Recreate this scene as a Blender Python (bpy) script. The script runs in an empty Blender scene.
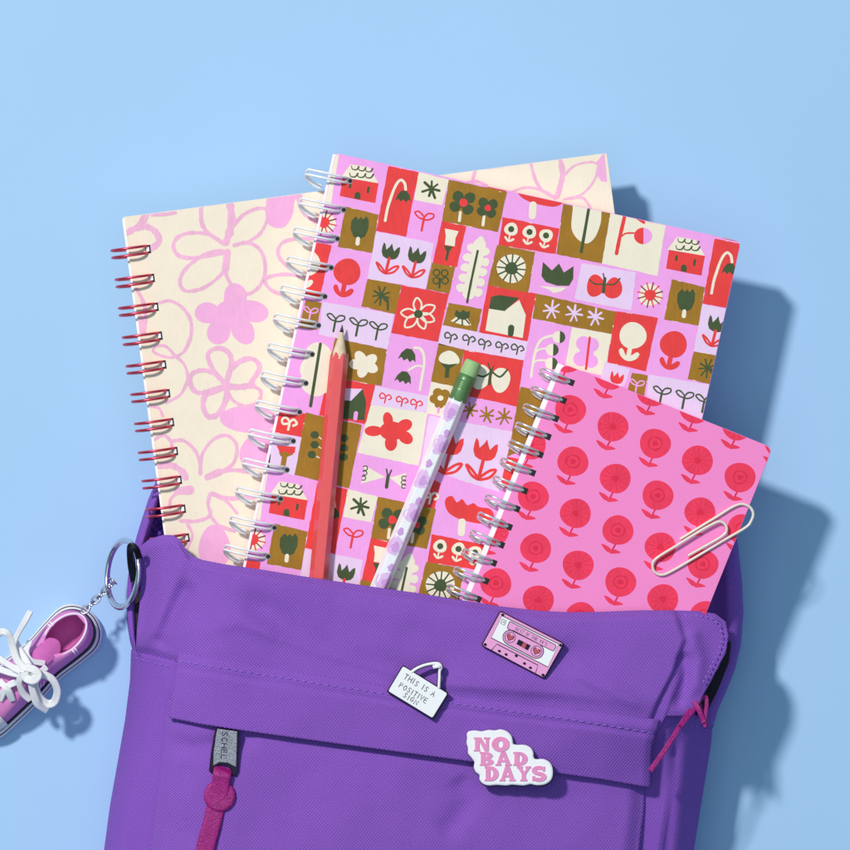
import bpy, math, random
from mathutils import Vector, Matrix
from mathutils.geometry import tessellate_polygon
random.seed(7)
R = math.radians
S = 0.0004            # metres per photo pixel on the table
H = 1.9               # camera height
MM = 0.001
scene = bpy.context.scene
COL = scene.collection

def at(px, py, z=0.0):
    """photo pixel at height z (mm) -> world point"""
    z *= MM
    k = (H - z) / H
    return Vector(((px - 425) * S * k, (425 - py) * S * k, z))

# ------------------------------------------------------------------ materials
def lin(c):
    return tuple(((v / 255) / 12.92 if v <= 10 else (((v / 255) + .055) / 1.055) ** 2.4) for v in c)

def new_mat(name):
    m = bpy.data.materials.new(name); m.use_nodes = True
    return m, m.node_tree, m.node_tree.nodes['Principled BSDF']

def mat(name, rgb, rough=.6, metal=0., var=.06, scale=300., bump=0., bscale=900., coat=0., spec=.4):
    m, nt, b = new_mat(name)
    c = lin(rgb)
    b.inputs['Roughness'].default_value = rough
    b.inputs['Metallic'].default_value = metal
    b.inputs['Specular IOR Level'].default_value = spec
    b.inputs['Coat Weight'].default_value = coat
    b.inputs['Coat Roughness'].default_value = .12
    tc = nt.nodes.new('ShaderNodeTexCoord')
    n = nt.nodes.new('ShaderNodeTexNoise'); n.inputs['Scale'].default_value = scale; n.inputs['Detail'].default_value = 4
    nt.links.new(tc.outputs['Object'], n.inputs['Vector'])
    r = nt.nodes.new('ShaderNodeMapRange')
    r.inputs['From Min'].default_value = .3; r.inputs['From Max'].default_value = .7
    r.inputs['To Min'].default_value = 1 - var; r.inputs['To Max'].default_value = 1 + var
    nt.links.new(n.outputs['Fac'], r.inputs['Value'])
    mx = nt.nodes.new('ShaderNodeVectorMath'); mx.operation = 'SCALE'
    mx.inputs[0].default_value = c
    nt.links.new(r.outputs['Result'], mx.inputs['Scale'])
    nt.links.new(mx.outputs['Vector'], b.inputs['Base Color'])
    if bump:
        n2 = nt.nodes.new('ShaderNodeTexNoise'); n2.inputs['Scale'].default_value = bscale; n2.inputs['Detail'].default_value = 3
        nt.links.new(tc.outputs['Object'], n2.inputs['Vector'])
        bp = nt.nodes.new('ShaderNodeBump'); bp.inputs['Strength'].default_value = 1; bp.inputs['Distance'].default_value = bump * MM
        nt.links.new(n2.outputs['Fac'], bp.inputs['Height']); nt.links.new(bp.outputs['Normal'], b.inputs['Normal'])
    return m

def paint(name, rgb, var=.07):
    """gouache print: brushed streaks along the notebook"""
    m, nt, b = new_mat(name)
    b.inputs['Roughness'].default_value = .62; b.inputs['Specular IOR Level'].default_value = .3
    tc = nt.nodes.new('ShaderNodeTexCoord'); mp = nt.nodes.new('ShaderNodeMapping')
    mp.inputs['Rotation'].default_value = (0, 0, R(12)); mp.inputs['Scale'].default_value = (900, 180, 100)
    nt.links.new(tc.outputs['Object'], mp.inputs['Vector'])
    n = nt.nodes.new('ShaderNodeTexNoise'); n.inputs['Scale'].default_value = 1; n.inputs['Detail'].default_value = 5
    nt.links.new(mp.outputs['Vector'], n.inputs['Vector'])
    n2 = nt.nodes.new('ShaderNodeTexNoise'); n2.inputs['Scale'].default_value = 120; n2.inputs['Detail'].default_value = 2
    nt.links.new(tc.outputs['Object'], n2.inputs['Vector'])
    ad = nt.nodes.new('ShaderNodeMath'); ad.operation = 'ADD'
    nt.links.new(n.outputs['Fac'], ad.inputs[0]); nt.links.new(n2.outputs['Fac'], ad.inputs[1])
    r = nt.nodes.new('ShaderNodeMapRange')
    r.inputs['From Min'].default_value = .7; r.inputs['From Max'].default_value = 1.3
    r.inputs['To Min'].default_value = 1 - var; r.inputs['To Max'].default_value = 1 + var
    nt.links.new(ad.outputs[0], r.inputs['Value'])
    mx = nt.nodes.new('ShaderNodeVectorMath'); mx.operation = 'SCALE'; mx.inputs[0].default_value = lin(rgb)
    nt.links.new(r.outputs['Result'], mx.inputs['Scale'])
    nt.links.new(mx.outputs['Vector'], b.inputs['Base Color'])
    return m

def fabric(name, rgb, amp=.13, k=7600., rough=.85):
    """woven canvas: diagonal twill ridges crossed by a finer thread"""
    m, nt, b = new_mat(name)
    b.inputs['Roughness'].default_value = rough; b.inputs['Specular IOR Level'].default_value = .25
    b.inputs['Sheen Weight'].default_value = .03
    L = nt.links
    tc = nt.nodes.new('ShaderNodeTexCoord')
    wob = nt.nodes.new('ShaderNodeTexNoise'); wob.inputs['Scale'].default_value = 90
    L.new(tc.outputs['Object'], wob.inputs['Vector'])
    def wave(v, wamp):
        d = nt.nodes.new('ShaderNodeVectorMath'); d.operation = 'DOT_PRODUCT'; d.inputs[1].default_value = v
        L.new(tc.outputs['Object'], d.inputs[0])
        a = nt.nodes.new('ShaderNodeMath'); a.operation = 'MULTIPLY_ADD'; a.inputs[1].default_value = wamp
        L.new(wob.outputs['Fac'], a.inputs[0]); L.new(d.outputs['Value'], a.inputs[2])
        s = nt.nodes.new('ShaderNodeMath'); s.operation = 'SINE'; L.new(a.outputs[0], s.inputs[0])
        return s
    w1 = wave((k * .60, k * .80, 0), 7); w2 = wave((k * .66, -k * .5, 0), 7)
    m1 = nt.nodes.new('ShaderNodeMath'); m1.operation = 'MULTIPLY'; m1.inputs[1].default_value = .75
    L.new(w1.outputs[0], m1.inputs[0])
    m2 = nt.nodes.new('ShaderNodeMath'); m2.operation = 'MULTIPLY_ADD'; m2.inputs[1].default_value = .35
    L.new(w2.outputs[0], m2.inputs[0]); L.new(m1.outputs[0], m2.inputs[2])
    nz = nt.nodes.new('ShaderNodeTexNoise'); nz.inputs['Scale'].default_value = 1500; nz.inputs['Detail'].default_value = 2
    L.new(tc.outputs['Object'], nz.inputs['Vector'])
    m3 = nt.nodes.new('ShaderNodeMath'); m3.operation = 'ADD'; L.new(m2.outputs[0], m3.inputs[0]); L.new(nz.outputs['Fac'], m3.inputs[1])
    bp = nt.nodes.new('ShaderNodeBump'); bp.inputs['Strength'].default_value = .8; bp.inputs['Distance'].default_value = amp * MM
    L.new(m3.outputs[0], bp.inputs['Height']); L.new(bp.outputs['Normal'], b.inputs['Normal'])
    r = nt.nodes.new('ShaderNodeMapRange')
    r.inputs['From Min'].default_value = -.7; r.inputs['From Max'].default_value = 1.8
    r.inputs['To Min'].default_value = .68; r.inputs['To Max'].default_value = 1.36
    L.new(m3.outputs[0], r.inputs['Value'])
    mx = nt.nodes.new('ShaderNodeVectorMath'); mx.operation = 'SCALE'; mx.inputs[0].default_value = lin(rgb)
    L.new(r.outputs['Result'], mx.inputs['Scale']); L.new(mx.outputs['Vector'], b.inputs['Base Color'])
    return m

def glitter(name, rgb):
    m, nt, b = new_mat(name)
    b.inputs['Metallic'].default_value = .7; b.inputs['Roughness'].default_value = .4
    tc = nt.nodes.new('ShaderNodeTexCoord')
    v = nt.nodes.new('ShaderNodeTexVoronoi'); v.inputs['Scale'].default_value = 2600
    nt.links.new(tc.outputs['Object'], v.inputs['Vector'])
    mx = nt.nodes.new('ShaderNodeMix'); mx.data_type = 'RGBA'
    mx.inputs[6].default_value = (*[c * .45 for c in lin(rgb)], 1); mx.inputs[7].default_value = (*lin(rgb), 1)
    nt.links.new(v.outputs['Color'], mx.inputs[0]); nt.links.new(mx.outputs[2], b.inputs['Base Color'])
    bp = nt.nodes.new('ShaderNodeBump'); bp.inputs['Distance'].default_value = .1 * MM; bp.inputs['Strength'].default_value = .7
    nt.links.new(v.outputs['Distance'], bp.inputs['Height']); nt.links.new(bp.outputs['Normal'], b.inputs['Normal'])
    return m

M = dict(
    P=paint('print_pink', (249, 166, 234), .035), L=paint('print_lavender', (241, 208, 241), .035),
    R=paint('print_red', (240, 62, 62), .08), O=paint('print_olive', (164, 116, 28), .11),
    C=paint('print_cream', (247, 234, 212), .03), G=paint('print_green', (68, 84, 48), .12),
    D=paint('print_dark_red', (150, 45, 45), .1), W=mat('paper_white', (250, 249, 250), .6, var=.015),
    K=mat('slot_dark', (38, 34, 40), .8), Y=mat('slot_grey', (150, 150, 156), .5),
    c1=paint('cover_cream', (249, 232, 210), .025), p1=paint('crayon_pink', (246, 182, 212), .09), f1=paint('flower_fill_pink', (249, 176, 220), .045),
    c3=mat('cover_pink', (253, 139, 205), .55, var=.04, scale=1500), r3=paint('flower_red', (248, 56, 92), .1), q3=paint('flower_deep_red', (230, 36, 72), .04),
    fab=fabric('purple_canvas', (139, 87, 190)), fab2=fabric('purple_canvas_side', (135, 83, 187), .07),
    lining=fabric('purple_lining', (108, 66, 178), .06, 9000., .5), thread=mat('purple_thread', (150, 108, 208), .6),
    black=mat('gap_black', (34, 24, 44), .7, bump=.1), slider=mat('dark_slider_metal', (44, 40, 52), .35, .7),
    magenta=mat('magenta_leather', (158, 24, 120), .5, var=.2, scale=600, bump=.35, bscale=1400),
    glit=glitter('silver_glitter_metal', (176, 172, 184)), steel=mat('steel', (222, 220, 222), .18, 1., var=.02),
    wwire=mat('white_coated_wire', (246, 246, 248), .28, 0, var=.01, coat=.6), swire=mat('silver_wire', (244, 244, 246), .22, .72, var=.02),
    rwire=mat('red_metal_wire', (226, 78, 100), .28, .75, var=.02),
    clip=mat('cream_coated_wire', (238, 226, 212), .35, 0, var=.01, coat=.4),
    wood=mat('bare_wood', (232, 208, 178), .7, var=.1, scale=500), graphite=mat('graphite', (70, 66, 70), .4, .2),
    pred=mat('red_pencil_paint', (238, 82, 84), .32, var=.03, coat=.5), pwhite=mat('white_pencil_paint', (246, 244, 248), .3, var=.01, coat=.5),
    lil=mat('lilac_print', (231, 192, 236), .35, var=.05), lil2=mat('deep_lilac_print', (215, 160, 222), .35, var=.05),
    ferrule=mat('green_ferrule', (96, 136, 86), .38, .25, var=.05), eraser=mat('light_green_eraser', (158, 196, 134), .7, var=.04),
    enw=mat('white_enamel', (248, 246, 248), .22, var=.01, coat=.5), enp=mat('pink_enamel', (240, 160, 212), .25, var=.01, coat=.5),
    enk=mat('black_enamel_edge', (40, 26, 52), .3, .6), enr=mat('red_enamel', (196, 70, 84), .3, coat=.4), rim=mat('pale_metal_rim', (236, 224, 228), .25, .8),
    grey=mat('grey_ink', (84, 82, 84), .5), txt=mat('pink_lettering', (238, 146, 196), .35), white_rub=mat('white_rubber', (240, 236, 234), .5, var=.02),
    pinkcloth=mat('pink_canvas', (230, 138, 204), .85, var=.12, scale=2200, bump=.12, bscale=3500), deeppink=mat('pink_lining', (206, 104, 178), .85, bump=.15),
    lace=mat('white_lace', (243, 241, 243), .85, var=.05, scale=2500, bump=.16, bscale=3500), stitch=mat('white_stitch', (250, 224, 246), .7),
)
# ------------------------------------------------------------------ mesh builder
class MB:
    def __init__(s): s.v = []; s.f = []; s.m = []; s.mats = []; s.sm = []
    def mi(s, key):
        if key not in s.mats: s.mats.append(key)
        return s.mats.index(key)
    def add(s, vs, fs, key, smooth=False):
        o = len(s.v); s.v += [Vector(p) for p in vs]; i = s.mi(key)
        for f in fs: s.f.append(tuple(o + k for k in f)); s.m.append(i); s.sm.append(smooth)
    def tube(s, pts, r, key, n=8, closed=False, flat=1.0, cap=True):
        pts = [Vector(p) for p in pts]; N = len(pts); rs = r if isinstance(r, (list, tuple)) else [r] * N
        rings = []; up = None
        for i in range(N):
            if closed: t = pts[(i + 1) % N] - pts[i - 1]
            else: t = pts[min(i + 1, N - 1)] - pts[max(i - 1, 0)]
            t = t.normalized() if t.length > 1e-12 else Vector((0, 0, 1))
            if up is None:
                a = Vector((0, 0, 1)) if abs(t.z) < .9 else Vector((1, 0, 0)); up = (a - t * a.dot(t)).normalized()
            else:
                up = up - t * up.dot(t)
                up = up.normalized() if up.length > 1e-9 else Vector((0, 0, 1))
            sd = t.cross(up)
            rings.append([pts[i] + (sd * math.cos(6.28318 * k / n) + up * math.sin(6.28318 * k / n) * flat) * rs[i] for k in range(n)])
        vs = [p for rg in rings for p in rg]; fs = []
        for i in range(N if closed else N - 1):
            a = i * n; b = ((i + 1) % N) * n
            for k in range(n): fs.append((a + k, a + (k + 1) % n, b + (k + 1) % n, b + k))
        if cap and not closed: fs.append(tuple(range(n))[::-1]); fs.append(tuple((N - 1) * n + k for k in range(n)))
        s.add(vs, fs, key, True)
    def prism(s, pts, z0, z1, key, bev=0.):
        """pts: photo pixels outline; z in mm"""
        n = len(pts); cx = sum(p[0] for p in pts) / n; cy = sum(p[1] for p in pts) / n
        # shrink by real offset
        def inset(d):
            out = []
            ar = sum(pts[i][0] * pts[(i + 1) % n][1] - pts[(i + 1) % n][0] * pts[i][1] for i in range(n))
            sg = 1 if ar > 0 else -1
            for i in range(n):
                a = Vector(pts[i - 1]); b = Vector(pts[i]); c = Vector(pts[(i + 1) % n])
                e1 = (b - a); e2 = (c - b)
                e1 = e1.normalized() if e1.length > 1e-9 else e2.normalized(); e2 = e2.normalized() if e2.length > 1e-9 else e1
                n1 = Vector((-e1.y, e1.x)) * sg; n2 = Vector((-e2.y, e2.x)) * sg
                m_ = n1 + n2
                m_ = m_ / max(m_.length_squared / 2, .4)
                out.append(b + m_ * d)
            return out
        levels = [(0, z0)]
        if bev: levels += [(0, z1 - bev), (bev / .4 * .3, z1 - bev * .3), (bev / .4, z1)]
        else: levels += [(0, z1)]
        rings = [[at(p[0], p[1], z) for p in inset(d)] for d, z in levels]
        vs = [p for r_ in rings for p in r_]; fs = []
        for l in range(len(levels) - 1):
            for k in range(n):
                a = l * n + k; b = l * n + (k + 1) % n; fs.append((a, b, b + n, a + n))
        top = rings[-1]; o = (len(levels) - 1) * n
        for t in tessellate_polygon([[Vector((p.x, p.y, 0)) for p in top]]):
            a, b, c = top[t[0]], top[t[1]], top[t[2]]
            up = (b - a).cross(c - a).z > 0
            fs.append((o + t[0], o + t[1], o + t[2]) if up else (o + t[0], o + t[2], o + t[1]))
            fs.append((t[0], t[2], t[1]) if up else (t[0], t[1], t[2]))
        s.add(vs, fs, key)
    def build(s, name, parent=None, loc=None, auto=None):
        me = bpy.data.meshes.new(name)
        off = parent['_loc'] if parent is not None and '_loc' in parent else (loc or (0, 0, 0))
        off = Vector(off)
        me.from_pydata([tuple(p - off) for p in s.v], [], s.f)
        for k in s.mats: me.materials.append(M[k])
        me.polygons.foreach_set('material_index', s.m); me.polygons.foreach_set('use_smooth', s.sm)
        me.update()
        o = bpy.data.objects.new(name, me); COL.objects.link(o)
        if parent is not None: o.parent = parent; o['_loc'] = tuple(off)
        else: o.location = off; o['_loc'] = tuple(off)
        return o

def thing(name, label, cat, loc, group=None):
    o = bpy.data.objects.new(name, None); COL.objects.link(o); o.empty_display_size = .02
    o.location = loc; o['_loc'] = tuple(loc); tag(o, label, cat, group); return o
def tag(o, label, cat, group=None):
    o['label'] = label; o['category'] = cat
    if group: o['group'] = group

def catmull(pts, n=6, closed=False):
    pts = [Vector(p) for p in pts]; N = len(pts); out = []
    for i in range(N if closed else N - 1):
        if closed: p0, p1, p2, p3 = pts[i - 1], pts[i], pts[(i + 1) % N], pts[(i + 2) % N]
        else: p0, p1, p2, p3 = pts[max(i - 1, 0)], pts[i], pts[i + 1], pts[min(i + 2, N - 1)]
        for k in range(n):
            t = k / n
            out.append(.5 * ((2 * p1) + (p2 - p0) * t + (2 * p0 - 5 * p1 + 4 * p2 - p3) * t * t + (3 * p1 - p0 - 3 * p2 + p3) * t ** 3))
    if not closed: out.append(pts[-1])
    return out

# ------------------------------------------------------------------ flat print layers
class Print:
    """flat painted shapes laid on a cover, in photo pixels, clipped to the convex cover outline"""
    def __init__(s, mb, clip, z):
        s.mb = mb; s.z = z; s.off = (0, 0); s.lay = 0; s.zr = 0.
        ar = sum(clip[i][0] * clip[(i + 1) % len(clip)][1] - clip[(i + 1) % len(clip)][0] * clip[i][1] for i in range(len(clip)))
        s.clip = clip if ar > 0 else clip[::-1]
        s.bb = (min(p[0] for p in clip), min(p[1] for p in clip), max(p[0] for p in clip), max(p[1] for p in clip))
    def _clip(s, poly):
        c = s.clip
        for i in range(len(c)):
            a = c[i]; b = c[(i + 1) % len(c)]; ex, ey = b[0] - a[0], b[1] - a[1]
            out = []
            for k in range(len(poly)):
                p = poly[k - 1]; q = poly[k]
                dp = ex * (p[1] - a[1]) - ey * (p[0] - a[0]); dq = ex * (q[1] - a[1]) - ey * (q[0] - a[0])
                if (dp >= 0) != (dq >= 0):
                    t = dp / (dp - dq); out.append((p[0] + (q[0] - p[0]) * t, p[1] + (q[1] - p[1]) * t))
                if dq >= 0: out.append(q)
            poly = out
            if len(poly) < 3: return []
        return poly
    def face(s, poly, key):
        poly = [(p[0] + s.off[0], p[1] + s.off[1]) for p in poly]
        if max(p[0] for p in poly) < s.bb[0] or min(p[0] for p in poly) > s.bb[2] or max(p[1] for p in poly) < s.bb[1] or min(p[1] for p in poly) > s.bb[3]: return
        poly = s._clip(poly)
        if len(poly) < 3: return
        ar = sum(poly[i][0] * poly[(i + 1) % len(poly)][1] - poly[(i + 1) % len(poly)][0] * poly[i][1] for i in range(len(poly)))
        if abs(ar) < 1e-4: return
        if ar > 0: poly = poly[::-1]
        z = s.z + .02 + s.lay * .004 + s.zr
        s.mb.add([at(p[0], p[1], z) for p in poly], [tuple(range(len(poly)))], key)
    def shape(s, pts, key, jit=0., smooth=False, sub=0):
        s.lay += 1
        if smooth: pts = [tuple(p) for p in catmull([(p[0], p[1]) for p in pts], 5, True)]
        if sub:
            out = []
            for i in range(len(pts)):
                a = pts[i]; b = pts[(i + 1) % len(pts)]
                L = math.hypot(b[0] - a[0], b[1] - a[1]); n = max(1, int(L / sub))
                for k in range(n): out.append((a[0] + (b[0] - a[0]) * k / n, a[1] + (b[1] - a[1]) * k / n))
            pts = out
        if jit: pts = [(p[0] + random.uniform(-jit, jit), p[1] + random.uniform(-jit, jit)) for p in pts]
        for t in tessellate_polygon([[Vector((p[0], p[1], 0)) for p in pts]]):
            s.face([pts[t[0]], pts[t[1]], pts[t[2]]], key)
    def ell(s, c, rx, ry, key, rot=0, jit=.0, n=22):
        a = R(rot); ph = random.random() * 6
        pts = []
        for k in range(n):
            t = 6.28318 * k / n; w = 1 + jit * math.sin(3 * t + ph)
            x = rx * w * math.cos(t); y = ry * w * math.sin(t)
            pts.append((c[0] + x * math.cos(a) - y * math.sin(a), c[1] + x * math.sin(a) + y * math.cos(a)))
        s.shape(pts, key)
    def stroke(s, pts, w, key, smooth=True, taper=None, jit=.08, closed=False):
        s.lay += 1
        if smooth and len(pts) > 2: pts = catmull([(p[0], p[1]) for p in pts], 6, closed)
        else: pts = [Vector((p[0], p[1])) for p in pts]
        N = len(pts); Lf = []; Rt = []
        for i in range(N):
            if closed: t = pts[(i + 1) % N] - pts[i - 1]
            else: t = pts[min(i + 1, N - 1)] - pts[max(i - 1, 0)]
            t = t.normalized() if t.length > 1e-9 else Vector((1, 0)); nn = Vector((-t.y, t.x))
            ww = w * .5 * (1 + random.uniform(-jit, jit))
            if taper: ww *= taper[0] + (taper[1] - taper[0]) * i / max(1, N - 1)
            Lf.append(pts[i] + nn * ww); Rt.append(pts[i] - nn * ww)
        for i in range(N if closed else N - 1):
            j = (i + 1) % N
            a, b, c, d = Lf[i], Lf[j], Rt[j], Rt[i]; s.zr = .0032 * i / N
            s.face([tuple(a), tuple(b), tuple(c)], key); s.face([tuple(a), tuple(c), tuple(d)], key)
        if not closed:
            for e, sg in ((0, -1), (N - 1, 1)):
                s.zr = .0032 * (e > 0)
                c = pts[e]; r_ = (Lf[e] - c); t = Vector((r_.y, -r_.x)) * sg
                s.face([tuple(c + r_ * math.cos(q) + t * math.sin(q)) for q in [math.pi * k / 6 for k in range(7)]], key)
        s.zr = 0.

# zoom windows on the photograph, used to read off print positions
WIN = dict(A=(320, 145), B=(430, 160), C=(540, 180), D=(640, 210), E=(290, 240), F=(400, 260), G=(510, 270), H=(610, 300),
           I=(260, 320), J=(360, 320), K=(440, 350), L=(225, 420), M=(330, 420), N=(400, 430), O=(220, 490), Q=(340, 500))
def w(win, *c):
    x, y = WIN[win]; f = 120 / 850
    if len(c) == 1 and isinstance(c[0], (list, tuple)): return (x + c[0][0] * f, y + c[0][1] * f)
    pts = [(x + c[i] * f, y + c[i + 1] * f) for i in range(0, len(c), 2)]
    return pts if len(pts) > 1 else pts[0]
TH = R(12.55)
def loc2(c, x, y, s=1., rot=TH):
    return (c[0] + s * (x * math.cos(rot) - y * math.sin(rot)), c[1] + s * (x * math.sin(rot) + y * math.cos(rot)))

def asterisk(p, c, r, wd, key, n=6, rot=0):
    for k in range(n):
        a = rot + math.pi * 2 * k / n + random.uniform(-.12, .12); rr = r * random.uniform(.8, 1.1)
        p.stroke([c, (c[0] + rr * math.cos(a), c[1] + rr * math.sin(a))], wd * random.uniform(.8, 1.2), key, False)
def tulip(p, c, s, key, leafkey=None, solid=False):
    pts = [(-.95, -1), (-.72, -.8), (-.5, -.2), (-.2, -.6), (0, -1.05), (.2, -.6), (.42, -.2), (.75, -.7), (1, -.85), (1.08, -.3), (1.0, .3), (.75, .65), (.35, .8), (-.3, .8), (-.75, .6), (-1, .1), (-1.02, -.5)]
    p.shape([loc2(c, x, y, s) for x, y in pts], key)
    if leafkey:
        p.stroke([loc2(c, .05, .7, s), loc2(c, .0, 2.4, s)], s * .32, leafkey, False)
        p.stroke([loc2(c, -1.3, 1.5, s), loc2(c, -.8, 1.75, s), loc2(c, 0, 2.5, s), loc2(c, -.7, 2.25, s)], s * .25, leafkey, closed=True)
        p.stroke([loc2(c, 1.3, 1.4, s), loc2(c, .7, 1.65, s), loc2(c, 0, 2.5, s), loc2(c, .9, 2.15, s)], s * .25, leafkey, closed=True)
def sprout(p, c, s, key, wd):
    p.stroke([loc2(c, 0, 0, s), loc2(c, -.6, .0, s), loc2(c, -1.25, -.5, s), loc2(c, -.8, -.75, s), loc2(c, -.1, -.3, s)], wd, key, closed=True)
    p.stroke([loc2(c, 0, 0, s), loc2(c, .35, -.7, s), loc2(c, 1.05, -.8, s), loc2(c, 1.1, -.35, s), loc2(c, .5, .05, s)], wd, key, closed=True)
    p.stroke([loc2(c, 0, 0, s), loc2(c, .05, 1.5, s)], wd * 1.35, key, False)
def curl(p, c, s, key, wd):
    p.stroke([loc2(c, -.2, .15, s), loc2(c, -.75, .3, s), loc2(c, -1, -.2, s), loc2(c, -.6, -.6, s), loc2(c, 0, -.1, s), loc2(c, .05, .9, s)], wd, key)
    p.stroke([loc2(c, .0, -.1, s), loc2(c, .5, -.55, s), loc2(c, 1.0, -.1, s), loc2(c, .6, .25, s)], wd, key)
def scallops(p, a, b, n, d, wd, key):
    for k in range(n):
        p0 = (a[0] + (b[0] - a[0]) * k / n, a[1] + (b[1] - a[1]) * k / n); p1 = (a[0] + (b[0] - a[0]) * (k + 1) / n, a[1] + (b[1] - a[1]) * (k + 1) / n)
        q_ = []
        for u in (0, .18, .5, .82, 1.0):
            dd = d * (1 - (2 * u - 1) ** 4) * (1 if u < 1 else 0)
            q_.append((p0[0] + (p1[0] - p0[0]) * u * 1.05 - math.sin(TH) * dd, p0[1] + (p1[1] - p0[1]) * u * 1.05 + math.cos(TH) * dd))
        p.stroke(q_, wd, key, taper=(.5, 1.1)); p.lay = 14 + k % 2
def ballflower(p, c, key):
    p.ell(c, 13.6, 13.4, key, jit=.02)
    p.stroke([loc2(c, 0, 12), loc2(c, 0, 20)], 4.5, key, False)
    p.shape([loc2(c, *q) for q in [(-9, 15), (-6.5, 15.5), (-3, 20.5), (0, 21), (3.5, 19), (7.5, 15.5), (10.5, 17), (8.5, 22), (3, 25.5), (-2.5, 25.5), (-7.5, 22.5), (-10.3, 18)]], key, smooth=True)
def bell(p, c, s, key, rot=TH):
    pts = [(-1.1, .75), (-.85, -.1), (-.35, -.75), (.35, -.8), (.9, -.25), (1.15, .7), (.75, .45), (.45, .85), (.05, .45), (-.35, .8), (-.7, .4)]
    p.shape([loc2(c, x, y, s, rot) for x, y in pts], key)

def checker_tile(p):
    f = 120 / 850
    cell_i = [0]
    def cell(key, pts):
        cell_i[0] += 1; p.lay = cell_i[0] % 7
        p.shape(pts, key, jit=.32, sub=5)
        ly = p.lay; p.lay = 8; N_ = len(pts)
        for a_, b_ in zip(pts, pts[1:] + pts[:1]):
            if random.random() < .55:
                t0 = random.uniform(.05, .85); n_ = random.choice((1, 1, 2, 3))
                for q_ in range(n_):
                    t1 = t0 + random.uniform(.02, .07); g_ = lambda t: (a_[0] + (b_[0] - a_[0]) * t, a_[1] + (b_[1] - a_[1]) * t)
                    p.stroke([g_(t0), g_(min(t1, 1))], random.uniform(.3, .75), 'C', False); t0 = t1 + .02; p.lay = 8
        p.lay = ly
    L0 = 9
    def mot(): p.lay = L0
    # --- coloured patches
    cell('R', w('A', 485, 148, 700, 192, 608, 650, 398, 608))
    cell('C', [w('A', 700, 192), w('B', 135, 140), w('B', 84, 322), w('A', 665, 388)])
    cell('O', w('B', 135, 140, 548, 225, 480, 512, 85, 432))
    cell('R', [w('B', 515, 403), (559.1, 228.7), (555.5, 254.1), w('B', 487, 603)])
    cell('R', w('B', 85, 432, 258, 470, 192, 757, 17, 740))
    cell('O', [w('B', 475, 600), w('B', 745, 650), w('G', 130, 160), w('F', 620, 180)])
    cell('L', [w('C', 295, 590), w('C', 680, 655), w('H', 150, 75), w('G', 455, 205)])
    cell('O', [w('C', 165, 170), w('C', 500, 235), w('C', 438, 590), w('C', 115, 525)])
    cell('O', [w('K', 570, 260), w('K', 820, 310), w('K', 760, 640), w('N', 760, 190)])
    cell('R', [w('N', 760, 192), w('N', 850, 205), w('N', 800, 420), w('N', 705, 400)])
    cell('C', [w('C', 500, 235), w('D', 180, 115), w('C', 832, 680), w('C', 438, 590)])
    cell('C', [w('C', 500, 235), w('C', 520, 100), w('D', 200, 0), w('D', 180, 116)])
    cell('O', w('D', 225, 490, 460, 548, 415, 820, 170, 775))
    cell('L', [(376.2, 231.4), (433.7, 243.1), (426.1, 288.9), (367.4, 278.4)])
    cell('R', [w('G', 740, 290), w('H', 340, 125), w('H', 255, 505), w('G', 690, 655)])
    cell('O', w('G', 185, 165, 750, 295, 720, 455, 160, 345))
    cell('C', w('G', 440, 405, 720, 455, 668, 750, 390, 690))
    cell('O', w('E', 548, 275, 790, 320, 750, 525, 505, 470))
    cell('R', [w('E', 790, 320), w('F', 345, 240), w('F', 270, 580), w('E', 718, 660)])
    cell('O', w('F', 225, 20, 392, 50, 350, 240, 185, 205))
    cell('O', w('F', 345, 303, 580, 348, 545, 510, 305, 462))
    cell('R', [w('F', 620, 180), w('G', 185, 165), w('G', 125, 505), w('F', 560, 515)])
    cell('L', [w('F', 300, 462), w('G', 128, 510), w('G', 100, 640), w('F', 270, 595)])
    cell('L', w('E', 232, 437, 735, 525, 690, 775, 205, 668))
    cell('O', w('E', 108, 425, 222, 445, 190, 640, 65, 620))
    cell('L', [(604.5, 361.5), (629.8, 369.2), (624, 387), (600, 381)])
    cell('O', [(335, 338), (386.8, 349.4), (381.9, 386.1), (328, 376)])
    cell('R', [(328, 376), (375.1, 385.2), (367.6, 424.8), (319, 415)])
    cell('L', w('J', 110, 468, 490, 540, 460, 660, 75, 600))
    cell('C', [w('J', 75, 600), w('J', 480, 660), (418.9, 465.9), (357.5, 452.75)])
    cell('O', [(305.9, 412.5), (361.9, 424.75), (349.1, 488.5), (293.5, 474.4)])
    cell('R', [(279, 411.8), (305.9, 413.5), (301.2, 436.9), (274.4, 432.4)])
    cell('L', w('L', 350, 88, 545, 122, 490, 395, 290, 330))
    cell('L', [(429.2, 415.3), (512.7, 431.9), (498.8, 492.1), (420.3, 467)])
    cell('R', [(424, 474), (440.9, 483.4), (434.6, 509.8), (416, 506)])
    cell('R', [w('J', 740, 215), (523.7, 359.9), (517.2, 406.5), (457, 394)])
    cell('O', w('J', 557, 165, 740, 212, 690, 475, 502, 437))
    cell('C', w('J', 502, 437, 690, 477, 650, 700, 468, 660))
    # --- motifs
    mot()  # house with scalloped roof
    p.shape(w('D', 262, 190, 395, 212, 460, 325, 195, 280), 'C')
    p.shape(w('D', 205, 282, 460, 325, 435, 465, 185, 415), 'R', jit=.15, sub=6)
    scallops(p, w('D', 268, 200), w('D', 415, 222), 3, 3.6, 1.5, 'G'); scallops(p, w('D', 255, 252), w('D', 420, 262), 3, 3.8, 1.6, 'G')
    p.stroke(w('D', 260, 328, 256, 352), 2.6, 'G', False); p.stroke(w('D', 388, 358, 384, 388), 2.6, 'G', False)
    p.shape(w('D', 288, 432, 290, 400, 305, 384, 325, 390, 332, 410, 330, 440), 'G')
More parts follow.
